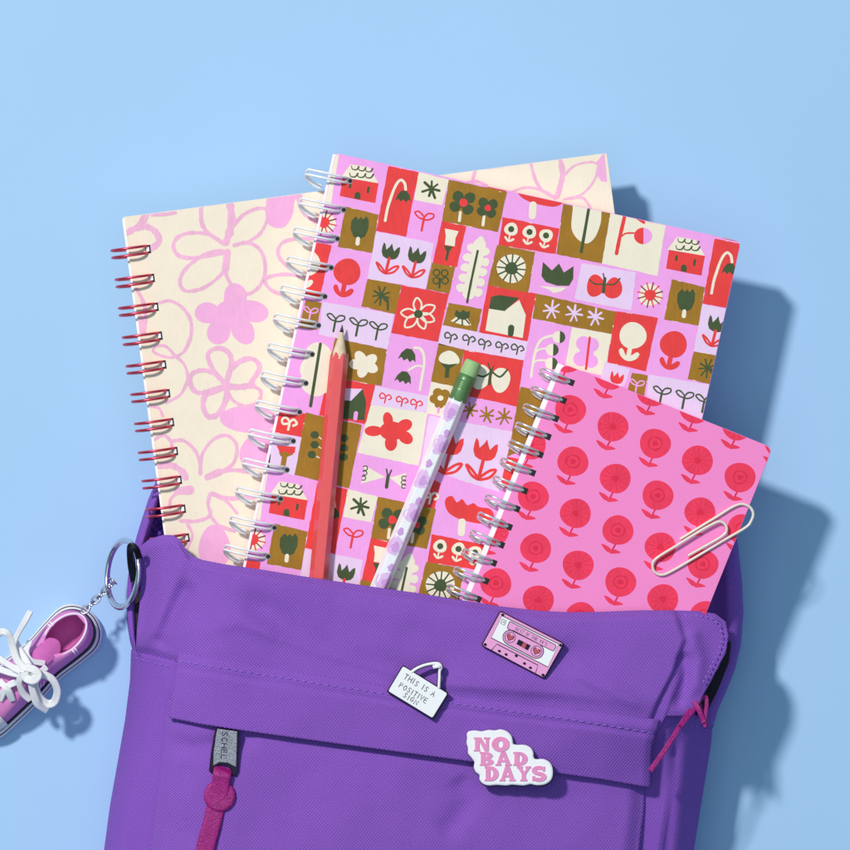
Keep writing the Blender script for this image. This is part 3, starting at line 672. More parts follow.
# ------------------------------------------------------------------ pencils
def pencil(label, a, b, rpx, z, bodykey, kind):
    """a: sharpened / rubber end px, b: hidden end px"""
    A = at(*a, z); B = at(*b, z); ax = (B - A).normalized(); sd = Vector((-ax.y, ax.x, 0)); up = Vector((0, 0, 1))
    L = (B - A).length; r = rpx * S
    t = thing('pencil', label, 'pencil', (A.x, A.y, A.z - r)); 
    def P(l, rr, ang): return A + ax * l + (sd * math.cos(ang) + up * math.sin(ang)) * rr
    # hex body with slightly softened edges: 18 points
    prof = []
    for k in range(6):
        for da, rr in ((-.09, .985), (0, 1.0), (.09, .985)): prof.append((R(60 * k) + da, rr))
    n = len(prof)
    def ring(l, s=1): return [P(l, r * s * rr, an) for an, rr in prof]
    b = MB()
    if kind == 'tip':
        tipL = 30 * S
        zz = []
        for i, (an, rr) in enumerate(prof):
            ph = (math.degrees(an) % 60); u = abs(((ph + 30) % 60) - 30) / 30   # 0 at edge, 1 at facet centre
            zz.append(tipL + (1 - u) * 0 - 0)
        # wood cone; the paint ends in scallops between the edges
        m = 36; cone = []
        N = 10
        bw = MB(); vs = []; fs = []
        for j in range(N + 1):
            l = 6 * S + (tipL + 3 * S - 6 * S) * j / N; rr = r * .86 * (l / (tipL + 3 * S))
            vs += [P(l, rr, 6.28318 * k / m) for k in range(m)]
        for j in range(N):
            for k in range(m): fs.append((j * m + k, j * m + (k + 1) % m, (j + 1) * m + (k + 1) % m, (j + 1) * m + k))
        bw.add(vs, fs, 'wood', True); bw.build('wood_cone', t)
        bg = MB(); bg.tube([P(0, 0, 0), P(2 * S, 0, 0), P(7 * S, 0, 0)], [r * .04, r * .09, r * .23], 'graphite', 12); bg.build('lead', t)
        # body start ring with teeth
        m = 72; hexr = []
        for k in range(m):
            an = 6.28318 * k / m; q = (an % (math.pi / 3)) - math.pi / 6
            hexr.append(min(r * math.cos(math.pi / 6) / math.cos(q), r * .985))
        vs = []; lv = [0, 6 * S, 30 * S, L * .5, L]
        for j, l in enumerate(lv):
            for k in range(m):
                an = 6.28318 * k / m; tooth = 0
                if j == 0:
                    q = abs(((k / m * 7 + .3) % 1) - .5) * 2
                    tooth = tipL - 3.5 * S + 6.0 * S * q
                else: tooth = tipL + l
                vs.append(P(tooth, hexr[k] if j else hexr[k] * .955, an))
        fs = []
        for j in range(len(lv) - 1):
            for k in range(m): fs.append((j * m + k, j * m + (k + 1) % m, (j + 1) * m + (k + 1) % m, (j + 1) * m + k))
        b.add(vs, fs, bodykey, False)
        b.build('barrel', t)
    else:
        e0, f0, f1 = 1.5 * S, 15 * S, 42 * S
        m = 32
        be = MB(); pr = [(0, .0), (0, .6), (.6 * S, .84), (2 * S, .92), (f0 + 2 * S, .94)]
        vs = [P(l, r * q, 6.28318 * k / m) for l, q in pr for k in range(m)]
        fs = [(j * m + k, j * m + (k + 1) % m, (j + 1) * m + (k + 1) % m, (j + 1) * m + k) for j in range(len(pr) - 1) for k in range(m)]
        be.add(vs, fs, 'eraser', True); be.build('eraser', t)
        bf = MB(); pr = [(f0, .93), (f0 + .5 * S, 1.0), (f0 + 6 * S, 1.02)]
        for q in range(4): pr += [(f0 + (7 + q * 2.2) * S, 1.02), (f0 + (7.7 + q * 2.2) * S, .96), (f0 + (8.4 + q * 2.2) * S, 1.02)]
        pr += [(f0 + 17 * S, 1.0), (f1 - 1 * S, 1.0), (f1, .97)]
        vs = [P(l, r * q, 6.28318 * k / m) for l, q in pr for k in range(m)]
        fs = [(j * m + k, j * m + (k + 1) % m, (j + 1) * m + (k + 1) % m, (j + 1) * m + k) for j in range(len(pr) - 1) for k in range(m)]
        bf.add(vs, fs, 'ferrule', True); bf.build('ferrule', t)
        vs = ring(f1 - 2 * S, 1.0) + ring(L, 1.0)
        b.add(vs, [(k, (k + 1) % n, n + (k + 1) % n, n + k) for k in range(n)], bodykey)
        # printed lilac blossoms wrapped over the facets
        rr = r * 1.0
        def wrap(l, s):   # s across the top, in metres -> point on hexagon surface
            an = math.pi / 2 - s / rr
            q = (an % (math.pi / 3)) - math.pi / 6
            hr = min(rr * .9 / math.cos(q), rr * .999) + .00002
            return P(l, hr, an)
        random.seed(4)
        for i, l in enumerate([54, 88, 126, 160, 196, 232]):
            for s0, rad, key, dl in ((-3 + (i % 2) * 5, 9.5, 'lil', 0), (-1 + (i % 2) * 5, 4.2, 'lil2', 1), (3 - (i % 2) * 5, 3.2, 'lil2', 21)):
                nn = 6; base = .0
                for u in range(nn * 2):
                    for v_ in range(nn * 2):
                        pass
                vs = []; fs = []; G = 30
                for u in range(5):
                    for v_ in range(G):
                        a_ = 6.28318 * v_ / G; q = rad * u / 4 * (1 + .10 * math.cos(3 * a_ + i) + .06 * math.cos(5 * a_ + 2 * i)) * (1.25 if abs(math.cos(a_)) > .9 and rad < 5 else 1)
                        ll = (l + dl + q * math.cos(a_)) * S; ss = (s0 + q * math.sin(a_)) * S
                        if ll > L: ll = L
                        pt = wrap(ll, ss); nrm = (pt - (A + ax * ll)).normalized()
                        vs.append(pt + nrm * (.00003 if key == 'lil' else .00009) + nrm * (.00003 if dl > 10 else 0))
                for u in range(4):
                    for v_ in range(G): fs.append((u * G + v_, u * G + (v_ + 1) % G, (u + 1) * G + (v_ + 1) % G, (u + 1) * G + v_))
                b.add(vs, fs, key)
        b.build('barrel', t)
    return t
pencil('red hexagonal pencil with a sharpened wooden tip lying on the patchwork notebook', (342.3, 325), (308, 690), 9.3, 43.3 + 3.1, 'pred', 'tip')
pencil('white pencil with lilac flower print, green ferrule and eraser lying on the patchwork notebook', (473.8, 361), (345, 670), 9.0, 43.3 + 3.2, 'pwhite', 'rub')

# ------------------------------------------------------------------ paper clip
c8 = lambda *c: [(630 + c[i] * .1647, 480 + c[i + 1] * .1647) for i in range(0, len(c), 2)]
pc = c8(303, 360, 420, 288, 540, 215, 625, 163, 680, 146, 728, 165, 748, 205, 735, 250, 700, 290, 560, 372, 400, 468, 250, 555, 190, 576, 148, 556, 138, 512, 165, 472, 280, 400, 400, 325, 500, 268, 545, 252, 578, 270, 587, 305, 560, 340, 450, 405, 352, 460)
zz = []
pp = catmull(pc, 6)
loc = at(700, 545, 49.6)
t = thing('paper_clip', 'cream coated paper clip resting near the right edge of the small pink notebook', 'paper clip', loc)
b = MB(); n = len(pp)
b.tube([at(p.x, p.y, 50.35 + (1.1 * min(1, max(0, (i / n - .52) / .1)) if i / n < .75 else 1.1)) for i, p in enumerate(pp)], .56 * MM, 'clip', 10)
b.build('bent_wire', t)

# ------------------------------------------------------------------ backpack
def interp(pts, v, ax=1):
    """pts list of (x,y); return x at y=v (ax=1) or y at x=v (ax=0)"""
    o = 1 - ax
    if v <= pts[0][ax]: return pts[0][o]
    for a, b_ in zip(pts, pts[1:]):
        if v <= b_[ax]:
            t = (v - a[ax]) / (b_[ax] - a[ax] + 1e-9); return a[o] + (b_[o] - a[o]) * t
    return pts[-1][o]
def sst(a, b_, x):
    t = max(0, min(1, (x - a) / (b_ - a))); return t * t * (3 - 2 * t)
def segd(x, y, pl):
    """signed distance to a polyline (positive on the right of its direction in photo space) and fraction along"""
    best = (1e9, 0, 0); tot = 0; Ls = []
    for a, b_ in zip(pl, pl[1:]): Ls.append(math.hypot(b_[0] - a[0], b_[1] - a[1]))
    T = sum(Ls); acc = 0
    for (a, b_), l in zip(zip(pl, pl[1:]), Ls):
        ex, ey = (b_[0] - a[0]) / l, (b_[1] - a[1]) / l
        t = max(0, min(l, (x - a[0]) * ex + (y - a[1]) * ey)); qx, qy = a[0] + ex * t, a[1] + ey * t
        dd = math.hypot(x - qx, y - qy); sg = 1 if ex * (y - a[1]) - ey * (x - a[0]) > 0 else -1
        if dd < best[0]: best = (dd, sg, (acc + t) / T)
        acc += l
    return best[0] * best[1], best[2]
def ridge(x, y, pl, amp, wd):
    d_, f_ = segd(x, y, pl); return amp * math.exp(-(d_ / wd) ** 2) * sst(0, .15, f_) * (1 - sst(.8, 1, f_))
def fold(x, y, pl, amp, wd, tail):
    """an asymmetric crease: sharp on one side (positive d), long soft slope on the other"""
    d_, f_ = segd(x, y, pl); e = sst(-.01, .25, f_) * (1 - sst(.75, 1.01, f_))
    return amp * e * (math.exp(-(d_ / wd) ** 2) if d_ > 0 else math.exp(-(d_ / tail) ** 2))

def patch(mb, top, bot, left, right, zf, key, nu=90, nv=60, hem=1.4, skirt=None, smooth=True):
    """Coons patch between four polylines in photo px; z from zf(x,y,u,v) in mm"""
    def par(pl, t):
        L_ = [math.hypot(b_[0] - a[0], b_[1] - a[1]) for a, b_ in zip(pl, pl[1:])]; T = sum(L_) * t
        for (a, b_), l in zip(zip(pl, pl[1:]), L_):
            if T <= l: u = T / l if l else 0; return Vector((a[0] + (b_[0] - a[0]) * u, a[1] + (b_[1] - a[1]) * u))
            T -= l
        return Vector(pl[-1])
    P00, P10, P01, P11 = par(top, 0), par(top, 1), par(bot, 0), par(bot, 1)
    vs = []; pxy = []
    for j in range(nv + 1):
        v = j / nv
        for i in range(nu + 1):
            u = i / nu
            p = par(top, u) * (1 - v) + par(bot, u) * v + par(left, v) * (1 - u) + par(right, v) * u \
                - (P00 * (1 - u) * (1 - v) + P10 * u * (1 - v) + P01 * (1 - u) * v + P11 * u * v)
            vs.append(at(p.x, p.y, zf(p.x, p.y, u, v))); pxy.append(p)
    W_ = nu + 1
    fs = [(j * W_ + i, (j + 1) * W_ + i, (j + 1) * W_ + i + 1, j * W_ + i + 1) for j in range(nv) for i in range(nu)]
    # hem: rolled edge going down
    border = [i for i in range(W_)] + [j * W_ + nu for j in range(1, nv + 1)] + [nv * W_ + i for i in range(nu - 1, -1, -1)] + [j * W_ for j in range(nv - 1, 0, -1)]
    nb = len(border); o = len(vs)
    cx = sum(p.x for p in pxy) / len(pxy); cy = sum(p.y for p in pxy) / len(pxy)
    for idx in border:
        q = vs[idx].copy()
        if skirt is None: q.z -= hem * MM
        else: q = q.copy(); q.z = skirt * MM
        vs.append(q)
    for k in range(nb):
        a = border[k]; b_ = border[(k + 1) % nb]; fs.append((a, b_, o + (k + 1) % nb, o + k))
    mb.add(vs, fs, key, smooth)

import mathutils.noise as mn
def nz(x, y, sc, am): return am * mn.noise(Vector((x / sc, y / sc, 3.1)))

fold_a = [(150, 665), (185, 652), (230, 645), (300, 655), (400, 680), (520, 692), (640, 706), (662, 712)]
fold_r = [(672, 606), (683, 640), (672, 672), (655, 705), (648, 722)]
def zf0(x, y):
    z = 55.5 + 5.5 * sst(560, 700, y)
    z -= 19 * (1 - sst(122, 236, x)) ** 1.4
    z -= 2.5 * sst(600, 720, x)
    z -= 12 * max(0, min(1.15, (x - 330) / 330)) ** 1.4 * sst(700, 800, y)
    return z + nz(x, y, 75, 1.6) + nz(x, y, 28, .35)
def zfront(x, y):
    z = zf0(x, y)
    # hem rolls down at the mouth
    ty = interp(MOUTH, x, 0)
    z -= 2.6 * (1 - sst(0, 9, y - ty))
    # right-hand overlap step
    d_, f_ = segd(x, y, fold_r)
    if y < 735: z -= 2.4 * sst(-1.5, 4.5, -d_) * sst(600, 618, y)
    z -= 4 * (1 - sst(150, 205, x)) * sst(630, 655, y)
    # body fabric pouching over the pocket seam
    z += fold(x, y, [(170, 640), (240, 622), (320, 652), (430, 682), (560, 692), (662, 705)], 1.9, 7, 22)
    z += fold(x, y, [(560, 668), (610, 690), (652, 712)], 1.2, 6, 16)
    z -= ridge(x, y, [(235, 585), (285, 628), (350, 660), (470, 684)], 2.8, 15)
    z -= ridge(x, y, [(560, 640), (610, 668), (656, 700)], 1.0, 12)
    z += ridge(x, y, [(200, 575), (330, 600), (480, 625), (620, 640)], 1.2, 18)
    z += ridge(x, y, [(140, 655), (160, 615), (178, 575), (184, 548)], 1.7, 7)
    z -= ridge(x, y, [(156, 650), (176, 612), (192, 578)], 2.4, 9)
    z += ridge(x, y, [(690, 625), (700, 660), (694, 700)], 1.5, 7) - ridge(x, y, [(683, 650), (685, 680), (676, 712)], 2.2, 6)
    return z
MOUTH = [(137, 549), (148, 540), (162, 535), (172, 535), (179, 539), (184, 547), (190, 555), (202, 560), (225, 564.5), (260, 569.5), (300, 576), (340, 582), (380, 588), (420, 593.5), (460, 600), (500, 606.5), (540, 611), (570, 612.5), (600, 612), (640, 610.5), (670, 610.5), (700, 611), (716, 614), (726, 622)]
BL = [(131, 650), (130, 680), (125, 720), (118, 760), (110, 805), (104, 850), (99, 900), (98, 960), (106, 1010), (130, 1045)]
BR = [(713, 722), (711, 745), (706, 775), (700, 812), (694, 850), (690, 900), (690, 960), (680, 1010), (655, 1045)]
def zbody(x, y):
    l = interp(BL, y); r_ = interp(BR, y)
    dl = x - l; dr = r_ - x
    z = 54.5
    z -= 40 * (1 - min(1, max(0, dl / 60)) ** .5)
    q = max(0, dr)
    z -= 40 * (1 - sst(-30, 62, q) ** .9) if q < 62 else 0
    z += ridge(x, y, [(165, 700), (158, 760), (148, 850), (140, 950)], 1.2, 4) + ridge(x, y, [(688, 722), (683, 780), (677, 850), (675, 940)], .8, 6) - ridge(x, y, [(676, 722), (671, 780), (664, 850), (660, 940)], 3.5, 6)
    z -= 30 * sst(960, 1045, y) ** 2
    z += nz(x, y, 90, 2.0) * sst(0, 30, min(dl, dr))
    return max(min(z, zf0(x, y) - 4.5), 6)
BAG = at(420, 760, 0)
bag = thing('backpack', 'purple canvas backpack lying open with notebooks and pencils in its mouth', 'backpack', BAG)
# back panel with raised rim
PL = [(172, 455), (158, 476), (148, 500), (139, 528), (131, 556), (127, 590), (126.5, 620), (130, 642), (134, 655), (140, 700)]
PR = [(718, 455), (730, 500), (738, 545), (742, 580), (743.5, 612), (741, 645), (735, 670), (726, 692), (718, 710), (713, 728)]
def zback(x, y, u, v):
    dl = x - interp(PL, y); dr = interp(PR, y) - x
    zl = 27 * sst(-6, 6, dl) - 12 * sst(8, 15, dl)
    if x > 425: zl = 31 * sst(-13, 5, dr) - 4 * sst(14, 34, dr) * (1 if y < 630 else .4) + 2 * math.exp(-((dr - 12) / 6) ** 2)
    e = 1.6 * math.sin((x * .7 + y) / 6) * sst(10, 18, dl) * (1 - sst(40, 60, dl)) if x < 425 else 0
    return max(2, zl + e + nz(x, y, 22, .8)) * sst(-.02, .06, v + .03)
b = MB(); patch(b, [PL[0], PR[0]], [PL[-1], PR[-1]], PL, PR, zback, 'fab2', 220, 70, skirt=0.3); b.build('back_panel', bag)
# lining visible inside the mouth, at the left
b = MB(); patch(b, [(152, 500), (190, 500)], [(141, 552), (190, 560)], [(152, 500), (141, 552)], [(190, 500), (190, 560)], lambda x, y, u, v: 18.6 + 1.3 * math.sin((x * 1.3 + y * 1.1) / 3.6 + math.sin(y / 7)) + 1.0 * math.sin((y * 1.2 - x) / 2.7), 'lining', 40, 50, hem=.5); b.build('lining', bag)
# main body
def bodytop():
    return [(131, 652), (150, 657), (180, 664), (300, 688), (450, 706), (600, 712), (650, 712), (680, 713), (700, 716), (713, 722)]
b = MB(); patch(b, bodytop(), [BL[-1], BR[-1]], BL, BR, lambda x, y, u, v: zbody(x, y), 'fab2', 170, 110, skirt=.3); b.build('body', bag)
# upper front panel
FL = [(137, 549), (141, 566), (140, 600), (137, 628), (136, 645), (137, 655)]
FR = [(726, 622), (728.5, 636), (726, 652), (719, 666), (709, 685), (701, 700), (694, 716)]
FB = [(137, 655), (160, 661), (184, 668), (215, 696), (300, 716), (450, 738), (600, 752), (648, 756), (656, 735), (666, 716), (694, 716)]
b = MB(); patch(b, MOUTH, FB, FL, FR, lambda x, y, u, v: zfront(x, y) - 2.2 * sst(.93, 1.0, u) - 5 * (1 - sst(0, .045, u)) - 3 * sst(.9, 1, v) * (1 - sst(.75, .9, u)) * 1, 'fab', 260, 90, hem=2.2); b.build('front_panel', bag)
# pocket
KL = [(166, 700), (163, 740), (157, 790), (150, 850), (146, 910), (150, 960)]
KR = [(646, 770), (644, 810), (639, 850), (636, 900), (630, 960)]
def zpocket(x, y, u=0, v=0):
    z = zf0(x, y) - 1.0 + 2.6 * sst(.0, .6, v) - 2.0 * (1 - sst(0, .03, u)) - 3 * sst(.965, 1, u)
    z -= 1.2 * (1 - sst(.0, .12, v))
    z -= ridge(x, y, [(166, 740), (190, 748), (225, 742), (262, 738)], 1.8, 9)
    z -= ridge(x, y, [(180, 760), (205, 790), (190, 850)], 1.0, 12)
    z += 1.6 * math.exp(-(((x - 430) / 90) ** 2 + ((y - 830) / 50) ** 2))
    z -= ridge(x, y, [(455, 775), (470, 800), (440, 840)], 1.4, 12)
    z -= 12 * sst(930, 962, y)
    return z
b = MB(); patch(b, [KL[0], (300, 730), (500, 756), KR[0]], [KL[-1], KR[-1]], KL, KR, zpocket, 'fab', 200, 90, hem=7); b.build('pocket', bag)
# flap band over the pocket zip
def zband(x, y, u, v):
    z = zf0(x, y) + 2.0 * sst(-.02, .22, v) - .1 + .9 * sst(.3, .9, v)
    z -= .7 * math.exp(-((v - .22) / .05) ** 2)
    return z - 1.3 * sst(.985, 1, u)
TB = [(178, 652), (300, 672), (400, 688), (520, 704), (600, 712), (660, 720)]
BB = [(168, 717.5), (200, 724), (260, 733), (340, 744), (430, 756), (520, 768), (600, 779), (650, 787.5)]
b = MB(); patch(b, TB, BB, [(178, 652), (175, 680), (168, 717.5)], [(660, 720), (652, 745), (650, 787.5)], zband, 'fab', 200, 40, hem=2.0); b.build('pocket_flap', bag)
# stitches
def stitches(mb, pl, zf, dash=5.6, gap=2.2, r=.25, key='thread', lift=.15):
    L_ = [math.hypot(b_[0] - a[0], b_[1] - a[1]) for a, b_ in zip(pl, pl[1:])]; T = sum(L_); s = 0
    def par(T_):
        for (a, b_), l in zip(zip(pl, pl[1:]), L_):
            if T_ <= l: return (a[0] + (b_[0] - a[0]) * T_ / l, a[1] + (b_[1] - a[1]) * T_ / l)
            T_ -= l
        return pl[-1]
    while s < T - dash:
        q = []
        for k in range(5):
            x, y = par(s + dash * k / 4); q.append(at(x, y, zf(x, y) + lift - .1 + .3 * math.sin(math.pi * k / 4)))
        mb.tube(q, [r * .5 * MM, r * MM, r * MM, r * MM, r * .5 * MM], key, 6); s += dash + gap
SL = [(178, 661), (240, 671), (320, 684), (400, 696), (480, 707), (560, 718), (654, 733)]
b = MB()
def on_band(x, y):
    u = (x - 172) / 482; yt = interp(TB, x, 0); yb = interp(BB, x, 0); return zband(x, y, u, (y - yt) / (yb - yt))
stitches(b, SL, on_band); b.build('flap_stitching', bag)
b = MB(); stitches(b, [(134, 658), (150, 662), (170, 667)], lambda x, y: zbody(x, y) + .1, 4.4, 2); b.build('side_stitching', bag)
b = MB(); stitches(b, [(684, 615), (700, 616), (713, 619), (720, 626), (722, 638), (718, 652), (710, 668), (702, 684)], lambda x, y: zfront(x, y) - .4, 3.2, 2.2, .28); b.build('mouth_stitching', bag)
b = MB(); stitches(b, [(690, 719), (700, 720), (710, 724)], lambda x, y: zbody(x, y), 3.4, 2); stitches(b, [(689, 725), (699, 727), (709, 731)], lambda x, y: zbody(x, y), 3.4, 2); b.build('gusset_stitching', bag)
# black sheets stand in for the darkness of the right-hand opening and left-hand slit
b = MB(); patch(b, [(727, 640), (731, 643)], [(690, 712), (706, 714)], [(727, 640), (716, 662), (703, 684), (690, 712)], [(731, 643), (729, 662), (718, 690), (706, 714)], lambda x, y, u, v: 34.5 + 1.2 * math.sin(v * 9), 'black', 10, 30, hem=.8); b.build('dark_gap_sheet', bag)
b = MB(); patch(b, [(131, 548), (138, 546)], [(136, 648), (138, 650)], [(131, 548), (129, 575), (131, 610), (136, 648)], [(138, 546), (142, 575), (142, 610), (138, 650)], lambda x, y, u, v: 29.5, 'black', 6, 24, hem=.6); b.build('dark_gap_sheet', bag)
# purple lip strip left of the slit
b = MB(); patch(b, [(133, 546), (136, 546)], [(135, 646), (137, 652)], [(132, 548), (127.5, 580), (127, 612), (130, 636), (136, 651)], [(136, 546), (134, 575), (134.5, 610), (137, 652)], lambda x, y, u, v: 30.0 + 1.6 * math.sin(math.pi * u), 'fab2', 8, 40, hem=6); b.build('zip_lip', bag)
# zip slider and magenta cord on the right
b = MB(); b.tube([at(*p) for p in ((716, 664, 41), (709, 678, 44), (702, 690, 46), (697, 700, 47.5))], [.7 * MM, 1.2 * MM, 1.3 * MM, .9 * MM], 'slider', 10); b.build('zip_slider', bag)
def strap(mb, pts, wd, th, key):
    """flat strap along 3d px points"""
    ps = catmull([(p[0], p[1], p[2]) for p in pts], 6); Ws = [at(p.x, p.y, p.z) for p in ps]; N = len(Ws); vs = []; fs = []
    for i, p in enumerate(Ws):
        t_ = (Ws[min(i + 1, N - 1)] - Ws[max(i - 1, 0)]).normalized(); sd = Vector((-t_.y, t_.x, 0)).normalized(); up = t_.cross(sd)
        if up.z < 0: up = -up
        ww = wd(i / (N - 1)) if callable(wd) else wd
        ww *= MM / 2; tt = th * MM / 2
        vs += [p + sd * ww * a + up * tt * c for a, c in ((-1, -.6), (-1, .4), (-.8, 1), (-.45, .8), (0, .95), (.45, .8), (.8, 1), (1, .4), (1, -.6))]
    for i in range(N - 1):
        for k in range(9): fs.append((i * 9 + k, i * 9 + (k + 1) % 9, (i + 1) * 9 + (k + 1) % 9, (i + 1) * 9 + k))
    fs += [tuple(range(9)), tuple((N - 1) * 9 + k for k in range(9))[::-1]]
    mb.add(vs, fs, key, True)
b = MB()
strap(b, [(650, 771, 61.5), (664, 751, 61), (678, 729, 58), (691, 708, 54), (692, 698, 52), (697, 700, 51), (701, 712, 52), (706, 726, 53)], 2.0, .9, 'magenta')
strap(b, [(680, 727, 59.4), (692, 712, 56), (700, 700, 53.4), (706, 697, 52.4), (706.5, 706, 52.6), (705, 716, 54), (705, 727, 53.9)], 1.5, .9, 'magenta')
strap(b, [(693, 700, 54), (698, 708, 55.5), (704, 722, 54.9)], 2.0, .9, 'magenta')
b.build('zip_cord', bag)
# pocket zip puller (metal tab) with leather strap
g6 = lambda *c: [(150 + c[i] * .1765, 700 + c[i + 1] * .1765) for i in range(0, len(c), 2)]
ZT = max(zpocket(x_, y_, .1, .2) for x_ in range(196, 242, 4) for y_ in range(728, 815, 6)) + .1
b = MB(); b.prism(g6(372, 158, 505, 176, 503, 260, 500, 400, 488, 432, 466, 430, 458, 392, 430, 370, 395, 366, 362, 384, 350, 418, 334, 402, 345, 300, 362, 200), ZT, ZT + 1.5, 'enk', bev=.3)
b.prism(g6(382, 162, 494, 178, 492, 260, 488, 380, 440, 356, 395, 352, 358, 372, 360, 300, 374, 200), ZT + 1.3, ZT + 1.8, 'glit', bev=.15)
tab = b.build('zip_puller', bag)
# --- stroke lettering
GL = {
 'A': [[(0, 1), (.5, 0), (1, 1)], [(.2, .62), (.8, .62)]], 'B': [[(0, 0), (0, 1)], [(0, 0), (.75, .08), (.8, .38), (0, .48)], [(0, .48), (.95, .6), (.85, .95), (0, 1)]],
 'C': [[(.95, .12), (.5, 0), (.05, .3), (.05, .75), (.5, 1), (.95, .85)]], 'D': [[(0, 0), (0, 1)], [(0, 0), (.7, .1), (1, .5), (.7, .9), (0, 1)]],
 'E': [[(.9, 0), (0, 0), (0, 1), (.95, 1)], [(0, .5), (.75, .48)]], 'F': [[(.9, 0), (0, 0), (0, 1)], [(0, .5), (.75, .48)]], 'G': [[(.95, .15), (.5, 0), (.05, .35), (.1, .8), (.55, 1), (.95, .8), (.95, .55), (.55, .55)]],
 'H': [[(0, 0), (0, 1)], [(1, 0), (1, 1)], [(0, .5), (1, .5)]], 'I': [[(.5, 0), (.5, 1)]], 'L': [[(0, 0), (0, 1), (.9, 1)]],
 'N': [[(0, 1), (0, 0), (1, 1), (1, 0)]], 'O': [[(.5, 0), (.05, .3), (.05, .7), (.5, 1), (.95, .7), (.95, .3), (.5, 0)]], 'P': [[(0, 1), (0, 0), (.8, .1), (.8, .45), (0, .55)]],
 'S': [[(.9, .12), (.45, 0), (.1, .22), (.45, .48), (.9, .72), (.5, 1), (.05, .88)]], 'T': [[(0, 0), (1, 0)], [(.5, 0), (.5, 1)]], 'V': [[(0, 0), (.45, 1), (1, 0)]],
 'Y': [[(0, 0), (.5, .5), (1, 0)], [(.5, .5), (.5, 1)]], '9': [[(.9, .3), (.5, .5), (.1, .3), (.5, 0), (.9, .3), (.7, 1)]], '0': [[(.5, 0), (.1, .5), (.5, 1), (.9, .5), (.5, 0)]], "'": [[(.5, 0), (.4, .25)]], 'R': [[(0, 1), (0, 0), (.8, .1), (.8, .45), (0, .55), (.9, 1)]],
}
def letters(p, text, o, e, d, cw, ch, wd, key, gap=.35, jit=0., smooth=False):
    """o px top-left; e,d unit vectors; cw,ch letter size px"""
    x = 0
    for chh in text:
        if chh == ' ': x += cw * (.5 + gap); continue
        wl = .35 if chh in "I'" else 1
        dy = random.uniform(-jit, jit)
        for i_, pl in enumerate(GL[chh]):
            cl = smooth and chh in 'SCGO09BDP'
            p.stroke([tuple(Vector(o) + e * (x + (q[0] - (.35 if wl < 1 else 0)) * cw) + d * ((q[1]) * ch + dy)) for q in pl], wd, key, smooth=cl, jit=.03)
        x += cw * (wl + gap)
BIG = [(0, 0), (850, 0), (850, 850), (0, 850)]
p = Print(b2 := MB(), BIG, ZT + 1.8); dn = Vector((-.05, 1)).normalized(); lf = Vector((-1, -.05)).normalized()
random.seed(2)
letters(p, 'SCHEL', (227.5, 732.2), dn, lf, 4.0, 5.2, .9, 'enk', .45, smooth=True)
o = b2.build('raised_lettering', tab)
b = MB()
strap(b, g6z := [(224, 768, ZT - .2), (222, 774, ZT + 2.6), (221, 784, ZT + 2.2), (219, 800, ZT + 1.6)], lambda t_: 7.6 - 1 * t_, 1.2, 'magenta')
strap(b, [(216, 806, ZT + .8), (212, 824, ZT + .9), (207, 842, ZT + .6), (199, 880, ZT + .2), (192, 920, ZT)], 7.2, 1.4, 'magenta')
b.prism([(219.7 + 16 * math.cos(k * .2618), 796 + 16 * math.sin(k * .2618)) for k in range(24)], ZT + .2, ZT + 2.3, 'magenta', bev=1.0)
b.build('puller_strap', bag)

# ------------------------------------------------------------------ enamel pins
def pin(label, c, z): return thing('enamel_pin', label, 'pin', at(c[0], c[1], z), 'enamel pins on the backpack')
# cassette
f5 = 120 / 850
g5 = lambda *c: [(470 + c[i] * f5, 600 + c[i + 1] * f5) for i in range(0, len(c), 2)]
zc = zfront(523, 643) + .6
t = pin('pink cassette tape pin with heart reels near the backpack mouth', (523, 643), zc)
b = MB(); out = rounded(g5(212, 72, 672, 308, 528, 562, 78, 322), 2.6); b.prism(out, zc, zc + 1.9, 'enk', bev=.3)
b.build('metal_backing', t)
b = MB(); out2 = rounded(g5(218, 84, 660, 311, 524, 550, 88, 320), 2.2); b.prism(out2, zc + 1.8, zc + 2.1, 'enp', bev=.08)
p = Print(b, BIG, zc + 2.1)
p.lay = 0; p.shape(g5(228, 112, 628, 312, 552, 475, 150, 268), 'enw')
e5 = Vector((460, 236)).normalized(); d5 = Vector((-e5.y, e5.x))
p.stroke(g5(228, 112, 628, 312, 552, 475, 150, 268), .85, 'enk', smooth=False, closed=True)
bar = rounded(g5(282, 150, 614, 322, 592, 364, 262, 200), 1.6); p.shape(bar, 'enp'); p.stroke(bar, .75, 'enk', smooth=False, closed=True)
p.lay = 6; random.seed(8); letters(p, "BEST OF THE 90'S", g5(330, 192)[0], e5, d5, 1.5, 3.2, .36, 'enk', .62)
p.lay = 6; box = g5(230, 135, 258, 148, 244, 178, 216, 164); p.stroke(box, .7, 'enk', smooth=False, closed=True); letters(p, 'A', g5(238, 146)[0], e5, d5, 1.7, 2, .5, 'enk')
def capsule(c0, c1, r_):
    a0 = Vector(c0); a1 = Vector(c1); u = (a1 - a0).normalized(); n_ = Vector((-u.y, u.x)); o = []
    for k in range(9): q = math.pi * (.5 + k / 8); o.append(tuple(a0 + (u * math.cos(q) + n_ * math.sin(q)) * r_))
    for k in range(9): q = math.pi * (-.5 + k / 8); o.append(tuple(a1 + (u * math.cos(q) + n_ * math.sin(q)) * r_))
    return o
c0, c1 = g5(285, 265)[0], g5(470, 362)[0]
p.lay = 3; cp = capsule(c0, c1, 7.4); p.shape(cp, 'enp'); p.stroke(cp, .85, 'enk', smooth=False, closed=True)
